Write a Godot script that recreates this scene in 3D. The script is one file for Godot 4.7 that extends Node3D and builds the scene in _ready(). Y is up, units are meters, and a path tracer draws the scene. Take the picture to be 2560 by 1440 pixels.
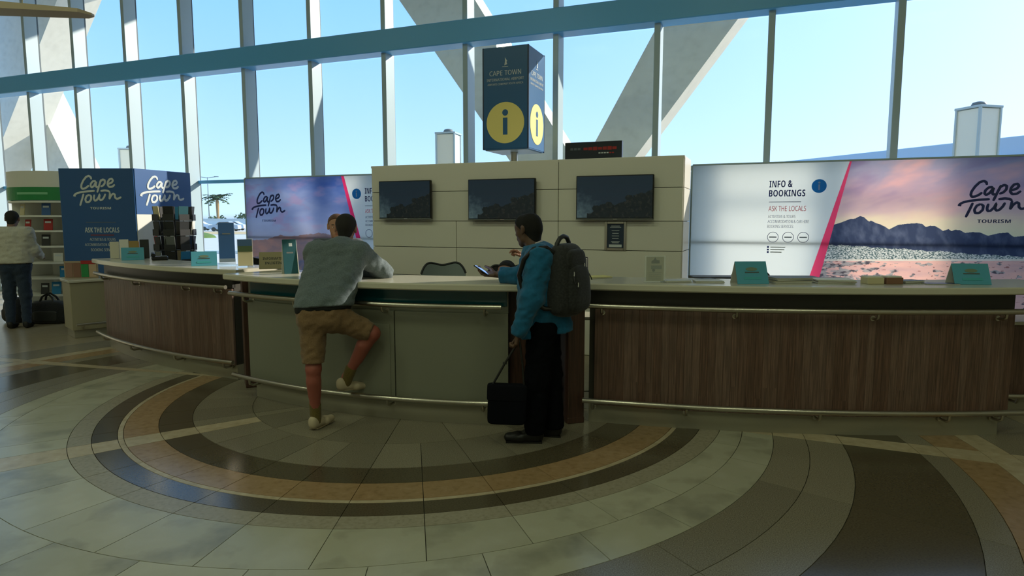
extends Node3D

# Arrivals-hall information desk in front of a tall glazed facade.
# The facade, the white screen wall and the printed walls are parallel, turned FA about the vertical.
const FA := 0.375246            # 21.5 degrees
const GLASS := 10.4             # the facade's glass, metres in front of the camera on its own axis
var rng := RandomNumberGenerator.new()
var names := {}
var M := {}
var cache := {}

func _ready() -> void:
	rng.seed = 7
	build_view()
	build_light()
	make_materials()
	build_hall()
	build_floor()
	build_facade()
	build_outside()
	build_counter()
	build_screen_wall()
	build_printed_walls()
	build_info_tower()
	build_left_side()
	build_counter_things()
	build_behind_counter()
	build_people()

func build_view() -> void:
	var c := Camera3D.new()
	c.name = "camera"
	add_child(c)
	c.position = Vector3(0, 1.63, 0)
	c.rotation.x = -atan(171.0 / 1610.0)
	c.fov = rad_to_deg(2.0 * atan(720.0 / 1610.0))
	c.near = 0.05
	c.far = 600.0
	c.current = true

const SUN_TURN := 45.0          # degrees to the right of the facade's outward normal
const SUN_UP := 23.0            # degrees above the horizon

func sun_dir() -> Vector3:
	var out := Vector3(sin(FA), 0, -cos(FA))
	var along := Vector3(cos(FA), 0, sin(FA))
	var t := deg_to_rad(SUN_TURN)
	var e := deg_to_rad(SUN_UP)
	return ((out * cos(t) + along * sin(t)) * cos(e) + Vector3.UP * sin(e)).normalized()

func build_light() -> void:
	var we := WorldEnvironment.new()
	we.name = "environment"
	var e := Environment.new()
	e.background_mode = Environment.BG_SKY
	var sky := Sky.new()
	var sm := PanoramaSkyMaterial.new()
	sm.panorama = ImageTexture.create_from_image(sky_image())
	sky.sky_material = sm
	e.sky = sky
	e.background_energy_multiplier = 1.0
	e.tonemap_mode = Environment.TONE_MAPPER_LINEAR
	e.tonemap_exposure = 1.0
	e.sdfgi_enabled = true
	e.ssao_enabled = true
	e.ssil_enabled = true
	we.environment = e
	add_child(we)
	var s := DirectionalLight3D.new()
	s.name = "sun"
	s.light_color = Color(1.0, 0.965, 0.89)
	s.light_energy = 1.95
	s.light_angular_distance = 0.53
	s.shadow_enabled = true
	add_child(s)
	s.look_at_from_position(Vector3.ZERO, -sun_dir(), Vector3.UP)

# Clear air: deep blue overhead, paler towards the horizon and around the sun; one smooth formula for the whole sky.
func sky_image() -> Image:
	var w := 512
	var h := 256
	var im := Image.create(w, h, false, Image.FORMAT_RGBF)
	var sd := sun_dir()
	for j in h:
		var el := (0.5 - (j + 0.5) / h) * PI
		for i in w:
			var az := (i + 0.5) / w * TAU
			var d := Vector3(sin(az) * cos(el), sin(el), -cos(az) * cos(el))
			var up := maxf(d.y, 0.0)
			var t := pow(1.0 - up, 4.0)
			var near := maxf(d.dot(sd), 0.0)
			var r := lerpf(0.20, 0.80, t)
			var g := lerpf(0.66, 1.16, t)
			var b := lerpf(1.5, 1.5, t)
			var glow := 0.55 * pow(near, 3.0) + 0.5 * pow(near, 10.0)
			r += glow * 1.0
			g += glow * 0.92
			b += glow * 0.75
			if d.y < 0.0:
				var k := clampf(-d.y * 8.0, 0.0, 1.0)
				r = lerpf(r, 0.30, k)
				g = lerpf(g, 0.29, k)
				b = lerpf(b, 0.26, k)
			im.set_pixel(i, j, Color(r, g, b))
	return im

# ---------------------------------------------------------------- naming and nodes

func numbered(called: String) -> String:
	if not names.has(called):
		names[called] = 0
		return called
	names[called] += 1
	return "%s_%03d" % [called, names[called]]

func thing(called: String, label: String, category: String, at := Vector3.ZERO, turn := 0.0, group := "") -> Node3D:
	var o := Node3D.new()
	o.name = numbered(called)
	add_child(o)
	o.position = at
	o.rotation.y = turn
	return tag(o, label, category, group)

func tag(o: Node3D, label: String, category: String, group := "") -> Node3D:
	o.set_meta("label", label)
	o.set_meta("category", category)
	if group != "":
		o.set_meta("group", group)
	return o

func struct(called: String, label: String, at := Vector3.ZERO, turn := 0.0) -> Node3D:
	var o := Node3D.new()
	o.name = numbered(called)
	add_child(o)
	o.position = at
	o.rotation.y = turn
	o.set_meta("kind", "structure")
	o.set_meta("label", label)
	o.set_meta("category", called.get_slice("_", 0))
	return o

func part(called: String, mesh: Mesh, m: Material, parent: Node3D, at := Vector3.ZERO, b := Basis.IDENTITY) -> MeshInstance3D:
	var o := MeshInstance3D.new()
	o.name = called if parent != self else numbered(called)
	o.mesh = mesh
	o.material_override = m
	o.cast_shadow = GeometryInstance3D.SHADOW_CASTING_SETTING_ON
	parent.add_child(o, true)
	o.transform = Transform3D(b, at)
	return o

# A point given along the facade's own axes: s to the right, y up, p metres inside the glass.
func fp(s: float, y: float, p: float) -> Vector3:
	return Vector3(s * cos(FA) - p * sin(FA), y, -GLASS + s * sin(FA) + p * cos(FA))

func yaw(a: float) -> Basis:
	return Basis(Vector3.UP, a)

# ---------------------------------------------------------------- meshes

class Tri:
	var v := PackedVector3Array()
	var n := PackedVector3Array()
	var uv := PackedVector2Array()
	var ix := PackedInt32Array()
	# one flat polygon (convex, corners in order as seen from outside, counter-clockwise)
	func face(p: Array, uvs: Array = []) -> void:
		var a: Vector3 = p[0]
		var nn := Vector3.ZERO
		for i in p.size():
			var c: Vector3 = p[i]
			var d: Vector3 = p[(i + 1) % p.size()]
			nn += (c - a).cross(d - a)
		nn = nn.normalized()
		var b := v.size()
		for i in p.size():
			v.append(p[i])
			n.append(nn)
			uv.append(uvs[i] if uvs.size() else Vector2(p[i].x, -p[i].y))
		for i in range(1, p.size() - 1):
			ix.append(b)
			ix.append(b + i + 1)
			ix.append(b + i)
	func done() -> ArrayMesh:
		var a := []
		a.resize(Mesh.ARRAY_MAX)
		a[Mesh.ARRAY_VERTEX] = v
		a[Mesh.ARRAY_NORMAL] = n
		a[Mesh.ARRAY_TEX_UV] = uv
		a[Mesh.ARRAY_INDEX] = ix
		var m := ArrayMesh.new()
		m.add_surface_from_arrays(Mesh.PRIMITIVE_TRIANGLES, a)
		return m

# A box with chamfered edges, centred.
func cbox(x: float, y: float, z: float, c := 0.004) -> ArrayMesh:
	var key := "b%.4f %.4f %.4f %.4f" % [x, y, z, c]
	if cache.has(key):
		return cache[key]
	c = minf(c, minf(x, minf(y, z)) * 0.49)
	var t := Tri.new()
	add_box(t, Vector3.ZERO, Vector3(x, y, z), c)
	cache[key] = t.done()
	return cache[key]

func add_box(t: Tri, at: Vector3, size: Vector3, c: float, b := Basis.IDENTITY) -> void:
	var h := size * 0.5
	var ax := [Vector3(1, 0, 0), Vector3(0, 1, 0), Vector3(0, 0, 1)]
	for k in 3:
		for sgn in [-1.0, 1.0]:
			var i := (k + 1) % 3
			var j := (k + 2) % 3
			var pts := []
			var order := [[-1, -1], [1, -1], [1, 1], [-1, 1]] if sgn > 0 else [[-1, 1], [1, 1], [1, -1], [-1, -1]]
			for q in order:
				pts.append(at + b * (ax[k] * h[k] * sgn + ax[i] * (h[i] - c) * q[0] + ax[j] * (h[j] - c) * q[1]))
			t.face(pts)
	if c <= 0.0:
		return
	for k in 3:
		var i := (k + 1) % 3
		var j := (k + 2) % 3
		for si in [-1.0, 1.0]:
			for sj in [-1.0, 1.0]:
				var p1: Vector3 = ax[i] * h[i] * si + ax[j] * (h[j] - c) * sj
				var p2: Vector3 = ax[i] * (h[i] - c) * si + ax[j] * h[j] * sj
				var e: Vector3 = ax[k] * (h[k] - c)
				var pts := [at + b * (p1 - e), at + b * (p2 - e), at + b * (p2 + e), at + b * (p1 + e)]
				t.face(pts if outward(pts, at) else [pts[3], pts[2], pts[1], pts[0]])
	for sx in [-1.0, 1.0]:
		for sy in [-1.0, 1.0]:
			for sz in [-1.0, 1.0]:
				var pts := [at + b * Vector3(h.x * sx, (h.y - c) * sy, (h.z - c) * sz), at + b * Vector3((h.x - c) * sx, h.y * sy, (h.z - c) * sz), at + b * Vector3((h.x - c) * sx, (h.y - c) * sy, h.z * sz)]
				t.face(pts if outward(pts, at) else [pts[2], pts[1], pts[0]])

func outward(p: Array, at: Vector3) -> bool:
	return (p[1] - p[0]).cross(p[2] - p[0]).dot(p[0] - at) > 0.0

# A hull between two polygons with the same number of corners (ends closed).
func loft(rings: Array, closed := true) -> ArrayMesh:
	var t := Tri.new()
	add_loft(t, rings, closed)
	return t.done()

func add_loft(t: Tri, rings: Array, caps := true) -> void:
	var m := Vector3.ZERO
	var k := 0
	for r in rings:
		for p in r:
			m += p
			k += 1
	m /= k
	for q in rings.size() - 1:
		var a: Array = rings[q]
		var b: Array = rings[q + 1]
		var mid := Vector3.ZERO
		for p in a:
			mid += p
		for p in b:
			mid += p
		mid /= a.size() * 2
		for i in a.size():
			var j := (i + 1) % a.size()
			var f := [a[i], a[j], b[j], b[i]]
			if (f[2] - f[0]).cross(f[3] - f[1]).dot((f[0] + f[1] + f[2] + f[3]) * 0.25 - mid) < 0.0:
				f.reverse()
			t.face(f)
	if caps:
		for q in [0, rings.size() - 1]:
			var f: Array = rings[q].duplicate()
			var c := Vector3.ZERO
			var nn := Vector3.ZERO
			for i in f.size():
				c += f[i]
				nn += (f[i] - f[0]).cross(f[(i + 1) % f.size()] - f[0])
			c /= f.size()
			if nn.dot(c - m) < 0.0:
				f.reverse()
			t.face(f)

# A flat outline in x-y (may be concave) with a thickness in z (front at +d/2).
func plate(outline: PackedVector2Array, d: float, uv_rect := Rect2()) -> ArrayMesh:
	var t := Tri.new()
	var tri := Geometry2D.triangulate_polygon(outline)
	var ccw := not Geometry2D.is_polygon_clockwise(outline)
	for i in range(0, tri.size(), 3):
		var p: Array = [outline[tri[i]], outline[tri[i + 1]], outline[tri[i + 2]]]
		if (p[1] - p[0]).cross(p[2] - p[0]) < 0:
			p.reverse()
		var uvs := []
		if uv_rect.size.x > 0:
			for q in p:
				uvs.append(Vector2((q.x - uv_rect.position.x) / uv_rect.size.x, 1.0 - (q.y - uv_rect.position.y) / uv_rect.size.y))
		t.face([Vector3(p[0].x, p[0].y, d / 2), Vector3(p[1].x, p[1].y, d / 2), Vector3(p[2].x, p[2].y, d / 2)], uvs)
		t.face([Vector3(p[2].x, p[2].y, -d / 2), Vector3(p[1].x, p[1].y, -d / 2), Vector3(p[0].x, p[0].y, -d / 2)])
	for i in outline.size():
		var a := outline[i]
		var b := outline[(i + 1) % outline.size()]
		var f := [Vector3(a.x, a.y, -d / 2), Vector3(b.x, b.y, -d / 2), Vector3(b.x, b.y, d / 2), Vector3(a.x, a.y, d / 2)]
		if ccw:
			t.face(f)
		else:
			f.reverse()
			t.face(f)
	return t.done()

# A thin board with the picture's UVs on its front.
func board(w: float, h: float, d: float) -> ArrayMesh:
	return plate(PackedVector2Array([Vector2(-w / 2, -h / 2), Vector2(w / 2, -h / 2), Vector2(w / 2, h / 2), Vector2(-w / 2, h / 2)]), d, Rect2(-w / 2, -h / 2, w, h))

# A stretched sheet of fabric: one layer, with the picture's UVs.
func sheet(w: float, h: float) -> ArrayMesh:
	var t := Tri.new()
	t.face([Vector3(-w / 2, -h / 2, 0), Vector3(w / 2, -h / 2, 0), Vector3(w / 2, h / 2, 0), Vector3(-w / 2, h / 2, 0)], [Vector2(0, 1), Vector2(1, 1), Vector2(1, 0), Vector2(0, 0)])
	return t.done()

func disc(r: float, d: float, seg := 36) -> ArrayMesh:
	var o := PackedVector2Array()
	for i in seg:
		o.append(Vector2(cos(TAU * i / seg), sin(TAU * i / seg)) * r)
	return plate(o, d)

# A smooth tube through points; radius may be an array; flat squeezes it along z.
func tube(pts: Array, radius, seg := 10, caps := true, flat := 1.0) -> ArrayMesh:
	var v := PackedVector3Array()
	var n := PackedVector3Array()
	var uv := PackedVector2Array()
	var ix := PackedInt32Array()
	var side := Vector3.ZERO
	for i in pts.size():
		var p: Vector3 = pts[i]
		var a: Vector3 = pts[maxi(i - 1, 0)]
		var b: Vector3 = pts[mini(i + 1, pts.size() - 1)]
		var dir := (b - a).normalized()
		if i == 0:
			side = dir.cross(Vector3.UP if absf(dir.y) < 0.9 else Vector3.RIGHT).normalized()
		side = (side - dir * side.dot(dir)).normalized()
		var up := side.cross(dir)
		var r: float = radius[i] if radius is Array else radius
		for k in seg + 1:
			var an := TAU * k / seg
			var o := side * cos(an) + up * sin(an)
			var q := o * r
			q.z *= flat
			v.append(p + q)
			n.append(Vector3(o.x, o.y, o.z / flat).normalized())
			uv.append(Vector2(float(k) / seg, float(i)))
	for i in pts.size() - 1:
		for k in seg:
			var q := i * (seg + 1) + k
			for z in [q, q + 1, q + seg + 1, q + 1, q + seg + 2, q + seg + 1]:
				ix.append(z)
	if caps:
		for e in [0, pts.size() - 1]:
			var b := v.size()
			var dir: Vector3 = (pts[1] - pts[0]).normalized() if e == 0 else (pts[-1] - pts[-2]).normalized()
			if e == 0:
				dir = -dir
			v.append(pts[e])
			n.append(dir)
			uv.append(Vector2.ZERO)
			for k in seg + 1:
				v.append(v[e * (seg + 1) + k])
				n.append(dir)
				uv.append(Vector2.ZERO)
			for k in seg:
				if e == 0:
					for z in [b, b + k + 2, b + k + 1]:
						ix.append(z)
				else:
					for z in [b, b + k + 1, b + k + 2]:
						ix.append(z)
	return arrays(v, n, uv, ix)

func arrays(v, n, uv, ix, col = null) -> ArrayMesh:
	var a := []
	a.resize(Mesh.ARRAY_MAX)
	a[Mesh.ARRAY_VERTEX] = v
	a[Mesh.ARRAY_NORMAL] = n
	if uv != null:
		a[Mesh.ARRAY_TEX_UV] = uv
	if col != null:
		a[Mesh.ARRAY_COLOR] = col
	a[Mesh.ARRAY_INDEX] = ix
	var m := ArrayMesh.new()
	m.add_surface_from_arrays(Mesh.PRIMITIVE_TRIANGLES, a)
	return m

# A turned shape: profile of (radius, height) from bottom to top.
func lathe(prof: Array, seg := 24) -> ArrayMesh:
	var rings := []
	for q in prof:
		var ring := []
		for k in seg:
			ring.append(Vector3(cos(TAU * k / seg) * q.x, q.y, sin(TAU * k / seg) * q.x))
		rings.append(ring)
	var st := SurfaceTool.new()
	st.begin(Mesh.PRIMITIVE_TRIANGLES)
	st.set_smooth_group(1)
	for i in rings.size() - 1:
		for k in seg:
			var l := (k + 1) % seg
			for p in [rings[i][k], rings[i + 1][l], rings[i + 1][k], rings[i][k], rings[i][l], rings[i + 1][l]]:
				st.add_vertex(p)
	st.set_smooth_group(2)
	for k in seg:
		var l := (k + 1) % seg
		for p in [Vector3(0, prof[0].y, 0), rings[0][l], rings[0][k]]:
			st.add_vertex(p)
		for p in [Vector3(0, prof[-1].y, 0), rings[-1][k], rings[-1][l]]:
			st.add_vertex(p)
	st.generate_normals()
	return st.commit()

# A curved slab: ring sector about (cx, cz) between radii r0 < r1, angles a0 < a1 (from +z towards +x), heights y0 < y1.
func sector(cx: float, cz: float, r0: float, r1: float, a0: float, a1: float, y0: float, y1: float, seg: int, bev := 0.0) -> ArrayMesh:
	var rings := []
	for i in seg + 1:
		var a := lerpf(a0, a1, float(i) / seg)
		var d := Vector3(sin(a), 0, cos(a))
		var c := Vector3(cx, 0, cz)
		if bev > 0.0:
			rings.append([c + d * r0 + Vector3.UP * y0, c + d * (r1 - bev) + Vector3.UP * y0, c + d * r1 + Vector3.UP * (y0 + bev), c + d * r1 + Vector3.UP * (y1 - bev), c + d * (r1 - bev) + Vector3.UP * y1, c + d * r0 + Vector3.UP * y1])
		else:
			rings.append([c + d * r0 + Vector3.UP * y0, c + d * r1 + Vector3.UP * y0, c + d * r1 + Vector3.UP * y1, c + d * r0 + Vector3.UP * y1])
	return loft(rings)

# Rounded cushion-like box: a superellipsoid; e small is boxy.
func pillow(size: Vector3, e1: float, e2: float, nu := 24, nv := 16, taper := 0.0, lean := 0.0) -> ArrayMesh:
	var v := PackedVector3Array()
	var uv := PackedVector2Array()
	var ix := PackedInt32Array()
	for j in nv + 1:
		var ph := -PI / 2 + PI * j / nv
		for i in nu + 1:
			var th := TAU * i / nu
			var cu := pw(cos(ph), e1)
			var p := Vector3(cu * pw(cos(th), e2) * size.x, pw(sin(ph), e1) * size.y, cu * pw(sin(th), e2) * size.z) * 0.5
			var hy := p.y / size.y
			p.x *= 1.0 - taper * hy
			p.z = p.z * (1.0 - taper * hy) + lean * hy
			v.append(p)
			uv.append(Vector2(float(i) / nu, float(j) / nv))
	for j in nv:
		for i in nu:
			var q := j * (nu + 1) + i
			for z in [q, q + 1, q + nu + 1, q + 1, q + nu + 2, q + nu + 1]:
				ix.append(z)
	return arrays(v, smooth_normals(v, ix), uv, ix)

func pw(x: float, e: float) -> float:
	return signf(x) * pow(absf(x), e)

func smooth_normals(v: PackedVector3Array, ix: PackedInt32Array) -> PackedVector3Array:
	var at := {}
	var acc := PackedVector3Array()
	var id := PackedInt32Array()
	for p in v:
		var k := Vector3i((p * 20000.0).round())
		if not at.has(k):
			at[k] = acc.size()
			acc.append(Vector3.ZERO)
		id.append(at[k])
	for i in range(0, ix.size(), 3):
		var f := (v[ix[i + 2]] - v[ix[i]]).cross(v[ix[i + 1]] - v[ix[i]])
		for k in 3:
			acc[id[ix[i + k]]] += f
	var n := PackedVector3Array()
	for q in id:
		n.append(acc[q].normalized() if acc[q].length() > 0 else Vector3.UP)
	return n

# ---------------------------------------------------------------- lettering

func words(txt: String, height: float, width: float, m: Material, parent: Node3D, at: Vector3, b := Basis.IDENTITY, bold := false, called := "lettering") -> MeshInstance3D:
	var t := TextMesh.new()
	var f := SystemFont.new()
	f.font_names = PackedStringArray(["Droid Sans"])
	if bold:
		f.font_weight = 700
	t.font = f
	t.text = txt
	t.font_size = 64
	t.pixel_size = 0.01
	t.depth = 0.02
	t.curve_step = 4.0
	var bb := t.get_aabb()
	var s := Vector3(width / maxf(bb.size.x, 0.01), height / maxf(bb.size.y, 0.01), 0.06)
	var off := bb.get_center()
	var o := MeshInstance3D.new()
	o.name = called
	o.mesh = t
	o.material_override = m
	parent.add_child(o, true)
	o.transform = Transform3D(b * Basis.from_scale(s), at - b * Vector3(off.x * s.x, off.y * s.y, 0))
	return o

# The hand-drawn two-line wordmark, as strokes in a 700 x 400 box (y down).
const MARK := [
	[[270, 50], [262, 20], [235, 5], [195, 18], [150, 65], [118, 118], [112, 155], [125, 176], [160, 172], [200, 152], [228, 128]],
	[[335, 72], [290, 76], [258, 108], [252, 142], [270, 158], [305, 135], [342, 76], [330, 128], [338, 155], [362, 145]],
	[[415, 52], [390, 110], [362, 180], [345, 222]],
	[[398, 80], [440, 52], [470, 62], [468, 100], [440, 132], [400, 146]],
	[[515, 112], [570, 94], [592, 66], [575, 42], [540, 50], [514, 84], [508, 124], [530, 152], [575, 148], [615, 118]],
	[[2, 276], [8, 252], [40, 234], [100, 220], [200, 208], [310, 202]],
	[[395, 204], [460, 196], [510, 202], [535, 222]],
	[[140, 240], [115, 305], [88, 370], [76, 398]],
	[[222, 252], [182, 272], [160, 315], [172, 352], [210, 352], [246, 318], [250, 274], [222, 252]],
	[[300, 250], [288, 300], [298, 332], [325, 328], [360, 292], [380, 246], [368, 300], [385, 326], [415, 318], [448, 280], [466, 240]],
	[[535, 222], [530, 260], [520, 314]],
	[[520, 314], [545, 268], [580, 238], [604, 250], [606, 290], [632, 310], [668, 300], [700, 282]],
]

func wordmark(width: float, m: Material, parent: Node3D, at: Vector3, b := Basis.IDENTITY, stroke := 13.0, mirror_h := 1.0) -> void:
	var k := width / 700.0
	for i in MARK.size():
		var cu := Curve3D.new()
		var raw: Array = MARK[i]
		for q in raw.size():
			var p := Vector3(raw[q][0] - 350.0, 200.0 - raw[q][1] * 1.0, 0) * k
			var a: Array = raw[maxi(q - 1, 0)]
			var c: Array = raw[mini(q + 1, raw.size() - 1)]
			var tg := Vector3(c[0] - a[0], -(c[1] - a[1]), 0) * k / 6.0
			cu.add_point(p, -tg, tg)
		var pts := []
		var rad := []
		var length := cu.get_baked_length()
		var cnt := maxi(8, int(length / (k * 11.0)))
		for q in cnt + 1:
			var p := cu.sample_baked(length * q / cnt)
			pts.append(Vector3(p.x, p.y * mirror_h, 0))
			var e := minf(q, cnt - q)
			rad.append(stroke * k * (1.0 if e > 1 else 0.9 if e == 1 else 0.62))
		if i == 5:
			for q in 3:
				rad[q] = stroke * k * [1.2, 1.35, 1.1][q]
		part("lettering", tube(pts, rad, 8, true, 0.12), m, parent, at, b)

# ---------------------------------------------------------------- materials

func mat(c: Color, rough := 0.6, metal := 0.0) -> StandardMaterial3D:
	var m := StandardMaterial3D.new()
	m.albedo_color = c
	m.roughness = rough
	m.metallic = metal
	return m

func noise_tex(freq: float, ramp: Array, seed_: int, oct := 4, size := 512, type := FastNoiseLite.TYPE_SIMPLEX_SMOOTH, warp := 0.0) -> NoiseTexture2D:
	var n := FastNoiseLite.new()
	n.noise_type = type
	n.seed = seed_
	n.frequency = freq
	n.fractal_octaves = oct
	if warp > 0.0:
		n.domain_warp_enabled = true
		n.domain_warp_amplitude = warp
		n.domain_warp_frequency = freq * 0.7
	var t := NoiseTexture2D.new()
	t.width = size
	t.height = size
	t.seamless = true
	t.noise = n
	var g := Gradient.new()
	g.offsets = PackedFloat32Array(ramp.map(func(q): return q[0]))
	g.colors = PackedColorArray(ramp.map(func(q): return q[1]))
	t.color_ramp = g
	return t

func tri(m: StandardMaterial3D, scale: float) -> StandardMaterial3D:
	m.uv1_triplanar = true
	m.uv1_world_triplanar = true
	m.uv1_scale = Vector3.ONE * scale
	return m

func stone(c1: Color, c2: Color, c3: Color, freq: float, seed_: int, rough: float, scale := 0.5, oct := 5, warp := 0.0) -> StandardMaterial3D:
	var m := mat(Color.WHITE, rough)
	m.albedo_texture = noise_tex(freq, [[0.0, c1], [0.45, c2], [0.6, c2], [1.0, c3]], seed_, oct, 512, FastNoiseLite.TYPE_SIMPLEX_SMOOTH, warp)
	return tri(m, scale)

func wood(base: Color, seed_: int) -> StandardMaterial3D:
	# upright grain: noise stretched along y
	var w := 256
	var h := 256
	var n := FastNoiseLite.new()
	n.seed = seed_
	n.frequency = 1.0
	n.fractal_octaves = 4
	var im := Image.create(w, h, false, Image.FORMAT_RGB8)
	for j in h:
		for i in w:
			var a := TAU * i / w
			var v := n.get_noise_3d(cos(a) * 7.0, sin(a) * 7.0, j * 0.012) * 0.5 + 0.25 * n.get_noise_3d(cos(a) * 22.0, sin(a) * 22.0, j * 0.03 + 40.0)
			var k := clampf(1.0 + v * 0.75, 0.4, 1.7)
			im.set_pixel(i, j, Color(base.r * k, base.g * k, base.b * k))
	var m := mat(Color.WHITE, 0.42)
	m.albedo_texture = ImageTexture.create_from_image(im)
	m.uv1_triplanar = true
	m.uv1_world_triplanar = true
	m.uv1_scale = Vector3(1.6, 0.7, 1.6)
	m.uv1_offset = Vector3(seed_ * 0.37, seed_ * 0.21, seed_ * 0.13)
	return m

func cloth(c: Color, freq := 0.08, amount := 0.18, seed_ := 3, rough := 0.9) -> StandardMaterial3D:
	var m := mat(Color.WHITE, rough)
	m.albedo_texture = noise_tex(freq, [[0.0, c.darkened(amount)], [1.0, c.lightened(amount * 0.5)]], seed_, 4, 256)
	tri(m, 3.0)
	m.rim_enabled = true
	m.rim = 0.25
	return m

func dull(c: Color) -> StandardMaterial3D:
	var m := mat(c, 0.95)
	m.metallic_specular = 0.15
	return m

func glow(c: Color, e: float) -> StandardMaterial3D:
	var m := mat(c, 0.5)
	m.emission_enabled = true
	m.emission = c
	m.emission_energy_multiplier = e
	return m

func glass(c: Color, alpha: float) -> StandardMaterial3D:
	var m := mat(Color(c.r, c.g, c.b, alpha), 0.03)
	m.transparency = BaseMaterial3D.TRANSPARENCY_ALPHA
	return m

func make_materials() -> void:
	# floor
	M.marble = []
	for i in 4:
		var b := Color(0.69, 0.68, 0.60).darkened(0.018 * i)
		M.marble.append(stone(b.darkened(0.2), b, b.lightened(0.09), 0.006, 20 + i, 0.21, 0.55, 5, 26.0))
	M.granite = []
	for i in 3:
		var b := Color(0.535, 0.505, 0.435).darkened(0.05 * i)
		M.granite.append(stone(b.darkened(0.35), b, b.lightened(0.25), 0.16, 30 + i, 0.25, 1.4, 3))
	M.dark_stone = [stone(Color(0.27, 0.245, 0.19), Color(0.335, 0.305, 0.24), Color(0.39, 0.36, 0.29), 0.11, 40, 0.17, 1.2, 4), stone(Color(0.28, 0.25, 0.195), Color(0.345, 0.31, 0.245), Color(0.39, 0.36, 0.30), 0.11, 41, 0.17, 1.2, 4)]
	M.ochre = [stone(Color(0.53, 0.43, 0.30), Color(0.61, 0.50, 0.365), Color(0.66, 0.55, 0.42), 0.03, 42, 0.21, 0.9, 5), stone(Color(0.55, 0.44, 0.31), Color(0.63, 0.515, 0.38), Color(0.68, 0.565, 0.43), 0.03, 43, 0.21, 0.9, 5)]
	M.pale = [stone(Color(0.66, 0.60, 0.49), Color(0.73, 0.67, 0.56), Color(0.77, 0.72, 0.62), 0.02, 44, 0.27, 0.8, 5), stone(Color(0.64, 0.585, 0.475), Color(0.71, 0.65, 0.54), Color(0.76, 0.71, 0.61), 0.02, 45, 0.27, 0.8, 5)]
	M.plain_tile = [stone(Color(0.55, 0.51, 0.42), Color(0.61, 0.565, 0.475), Color(0.66, 0.62, 0.53), 0.02, 46, 0.28, 0.8, 5)]
	M.grout = mat(Color(0.30, 0.28, 0.24), 0.8)
	# building
	M.white = mat(Color(0.86, 0.86, 0.83), 0.55)
	M.ceiling = mat(Color(0.85, 0.84, 0.80), 0.8)
	M.wall = mat(Color(0.78, 0.77, 0.72), 0.7)
	M.alu = mat(Color(0.66, 0.745, 0.785), 0.4, 0.0)
	M.seal = mat(Color(0.25, 0.30, 0.33), 0.6)
	M.beam = mat(Color(0.38, 0.70, 0.93), 0.35, 0.0)  # blue lens flare is put into the beam colour
	M.pane = glass(Color(0.86, 0.95, 0.94), 0.05)
	M.pane.metallic_specular = 0.06
	M.concrete = stone(Color(0.84, 0.84, 0.80), Color(0.90, 0.90, 0.86), Color(0.93, 0.93, 0.89), 0.02, 50, 0.8, 0.4, 5)
	M.screen_panel = [mat(Color(0.90, 0.89, 0.84), 0.32), mat(Color(0.885, 0.875, 0.83), 0.34), mat(Color(0.905, 0.89, 0.845), 0.32)]
	M.gap = mat(Color(0.22, 0.21, 0.18), 0.8)
	# desk
	M.wood = []
	for i in 4:
		M.wood.append(wood(Color(0.37, 0.275, 0.235).lightened(0.025 * i), 61 + i * 7))
	M.fin_wood = wood(Color(0.28, 0.185, 0.15), 91)
	M.top = mat(Color(0.76, 0.745, 0.68), 0.2)
	M.band = mat(Color(0.17, 0.165, 0.15), 0.4)
	M.teal_glass = mat(Color(0.05, 0.29, 0.33), 0.16)
	M.desk_panel = mat(Color(0.47, 0.475, 0.42), 0.35)
	M.steel = mat(Color(0.74, 0.72, 0.67), 0.28, 1.0)
	M.plinth = mat(Color(0.62, 0.60, 0.53), 0.28, 0.35)
	M.black = mat(Color(0.045, 0.045, 0.05), 0.45)
	M.dark_grey = mat(Color(0.14, 0.15, 0.155), 0.5)
	M.grey = mat(Color(0.42, 0.44, 0.44), 0.6)
	M.chrome = mat(Color(0.85, 0.85, 0.85), 0.12, 1.0)
	M.navy = mat(Color(0.18, 0.35, 0.57), 0.34)
	M.tower_navy = mat(Color(0.15, 0.37, 0.56), 0.3)
	M.ink = mat(Color(0.16, 0.20, 0.38), 0.6)
	M.pale_ink = mat(Color(0.80, 0.83, 0.84), 0.6)
	M.pink = mat(Color(0.86, 0.30, 0.43), 0.6)
	M.yellow = mat(Color(0.93, 0.87, 0.52), 0.5)
	M.icon_blue = mat(Color(0.13, 0.50, 0.70), 0.6)
	M.red = mat(Color(0.62, 0.14, 0.13), 0.6)
	M.green = mat(Color(0.13, 0.52, 0.28), 0.5)
	M.paper = mat(Color(0.86, 0.86, 0.83), 0.75)
	M.cream = mat(Color(0.78, 0.74, 0.60), 0.7)
	M.teal_card = mat(Color(0.28, 0.60, 0.70), 0.55)
	M.deep_teal = mat(Color(0.10, 0.33, 0.37), 0.5)
	M.print_ink = mat(Color(0.20, 0.25, 0.42), 0.6)
	M.print_ink.backlight_enabled = true
	M.print_ink.backlight = Color(0.36, 0.42, 0.68)
	M.print_pink = mat(Color(0.86, 0.32, 0.44), 0.6)
	M.print_pink.backlight_enabled = true
	M.print_pink.backlight = Color(1.0, 0.55, 0.62)
	M.print_blue = mat(Color(0.15, 0.52, 0.72), 0.6)
	M.print_blue.backlight_enabled = true
	M.print_blue.backlight = Color(0.35, 0.75, 1.0)
	M.print_white = mat(Color(0.92, 0.94, 0.94), 0.6)
	M.print_white.backlight_enabled = true
	M.print_white.backlight = Color(1.2, 1.2, 1.2)
	M.acrylic = glass(Color(0.9, 0.95, 0.94), 0.16)

# ---------------------------------------------------------------- the hall

const HALL_L := -16.6
const HALL_R := 12.6
const HALL_BACK := 21.0
const HALL_UP := 8.4

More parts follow.
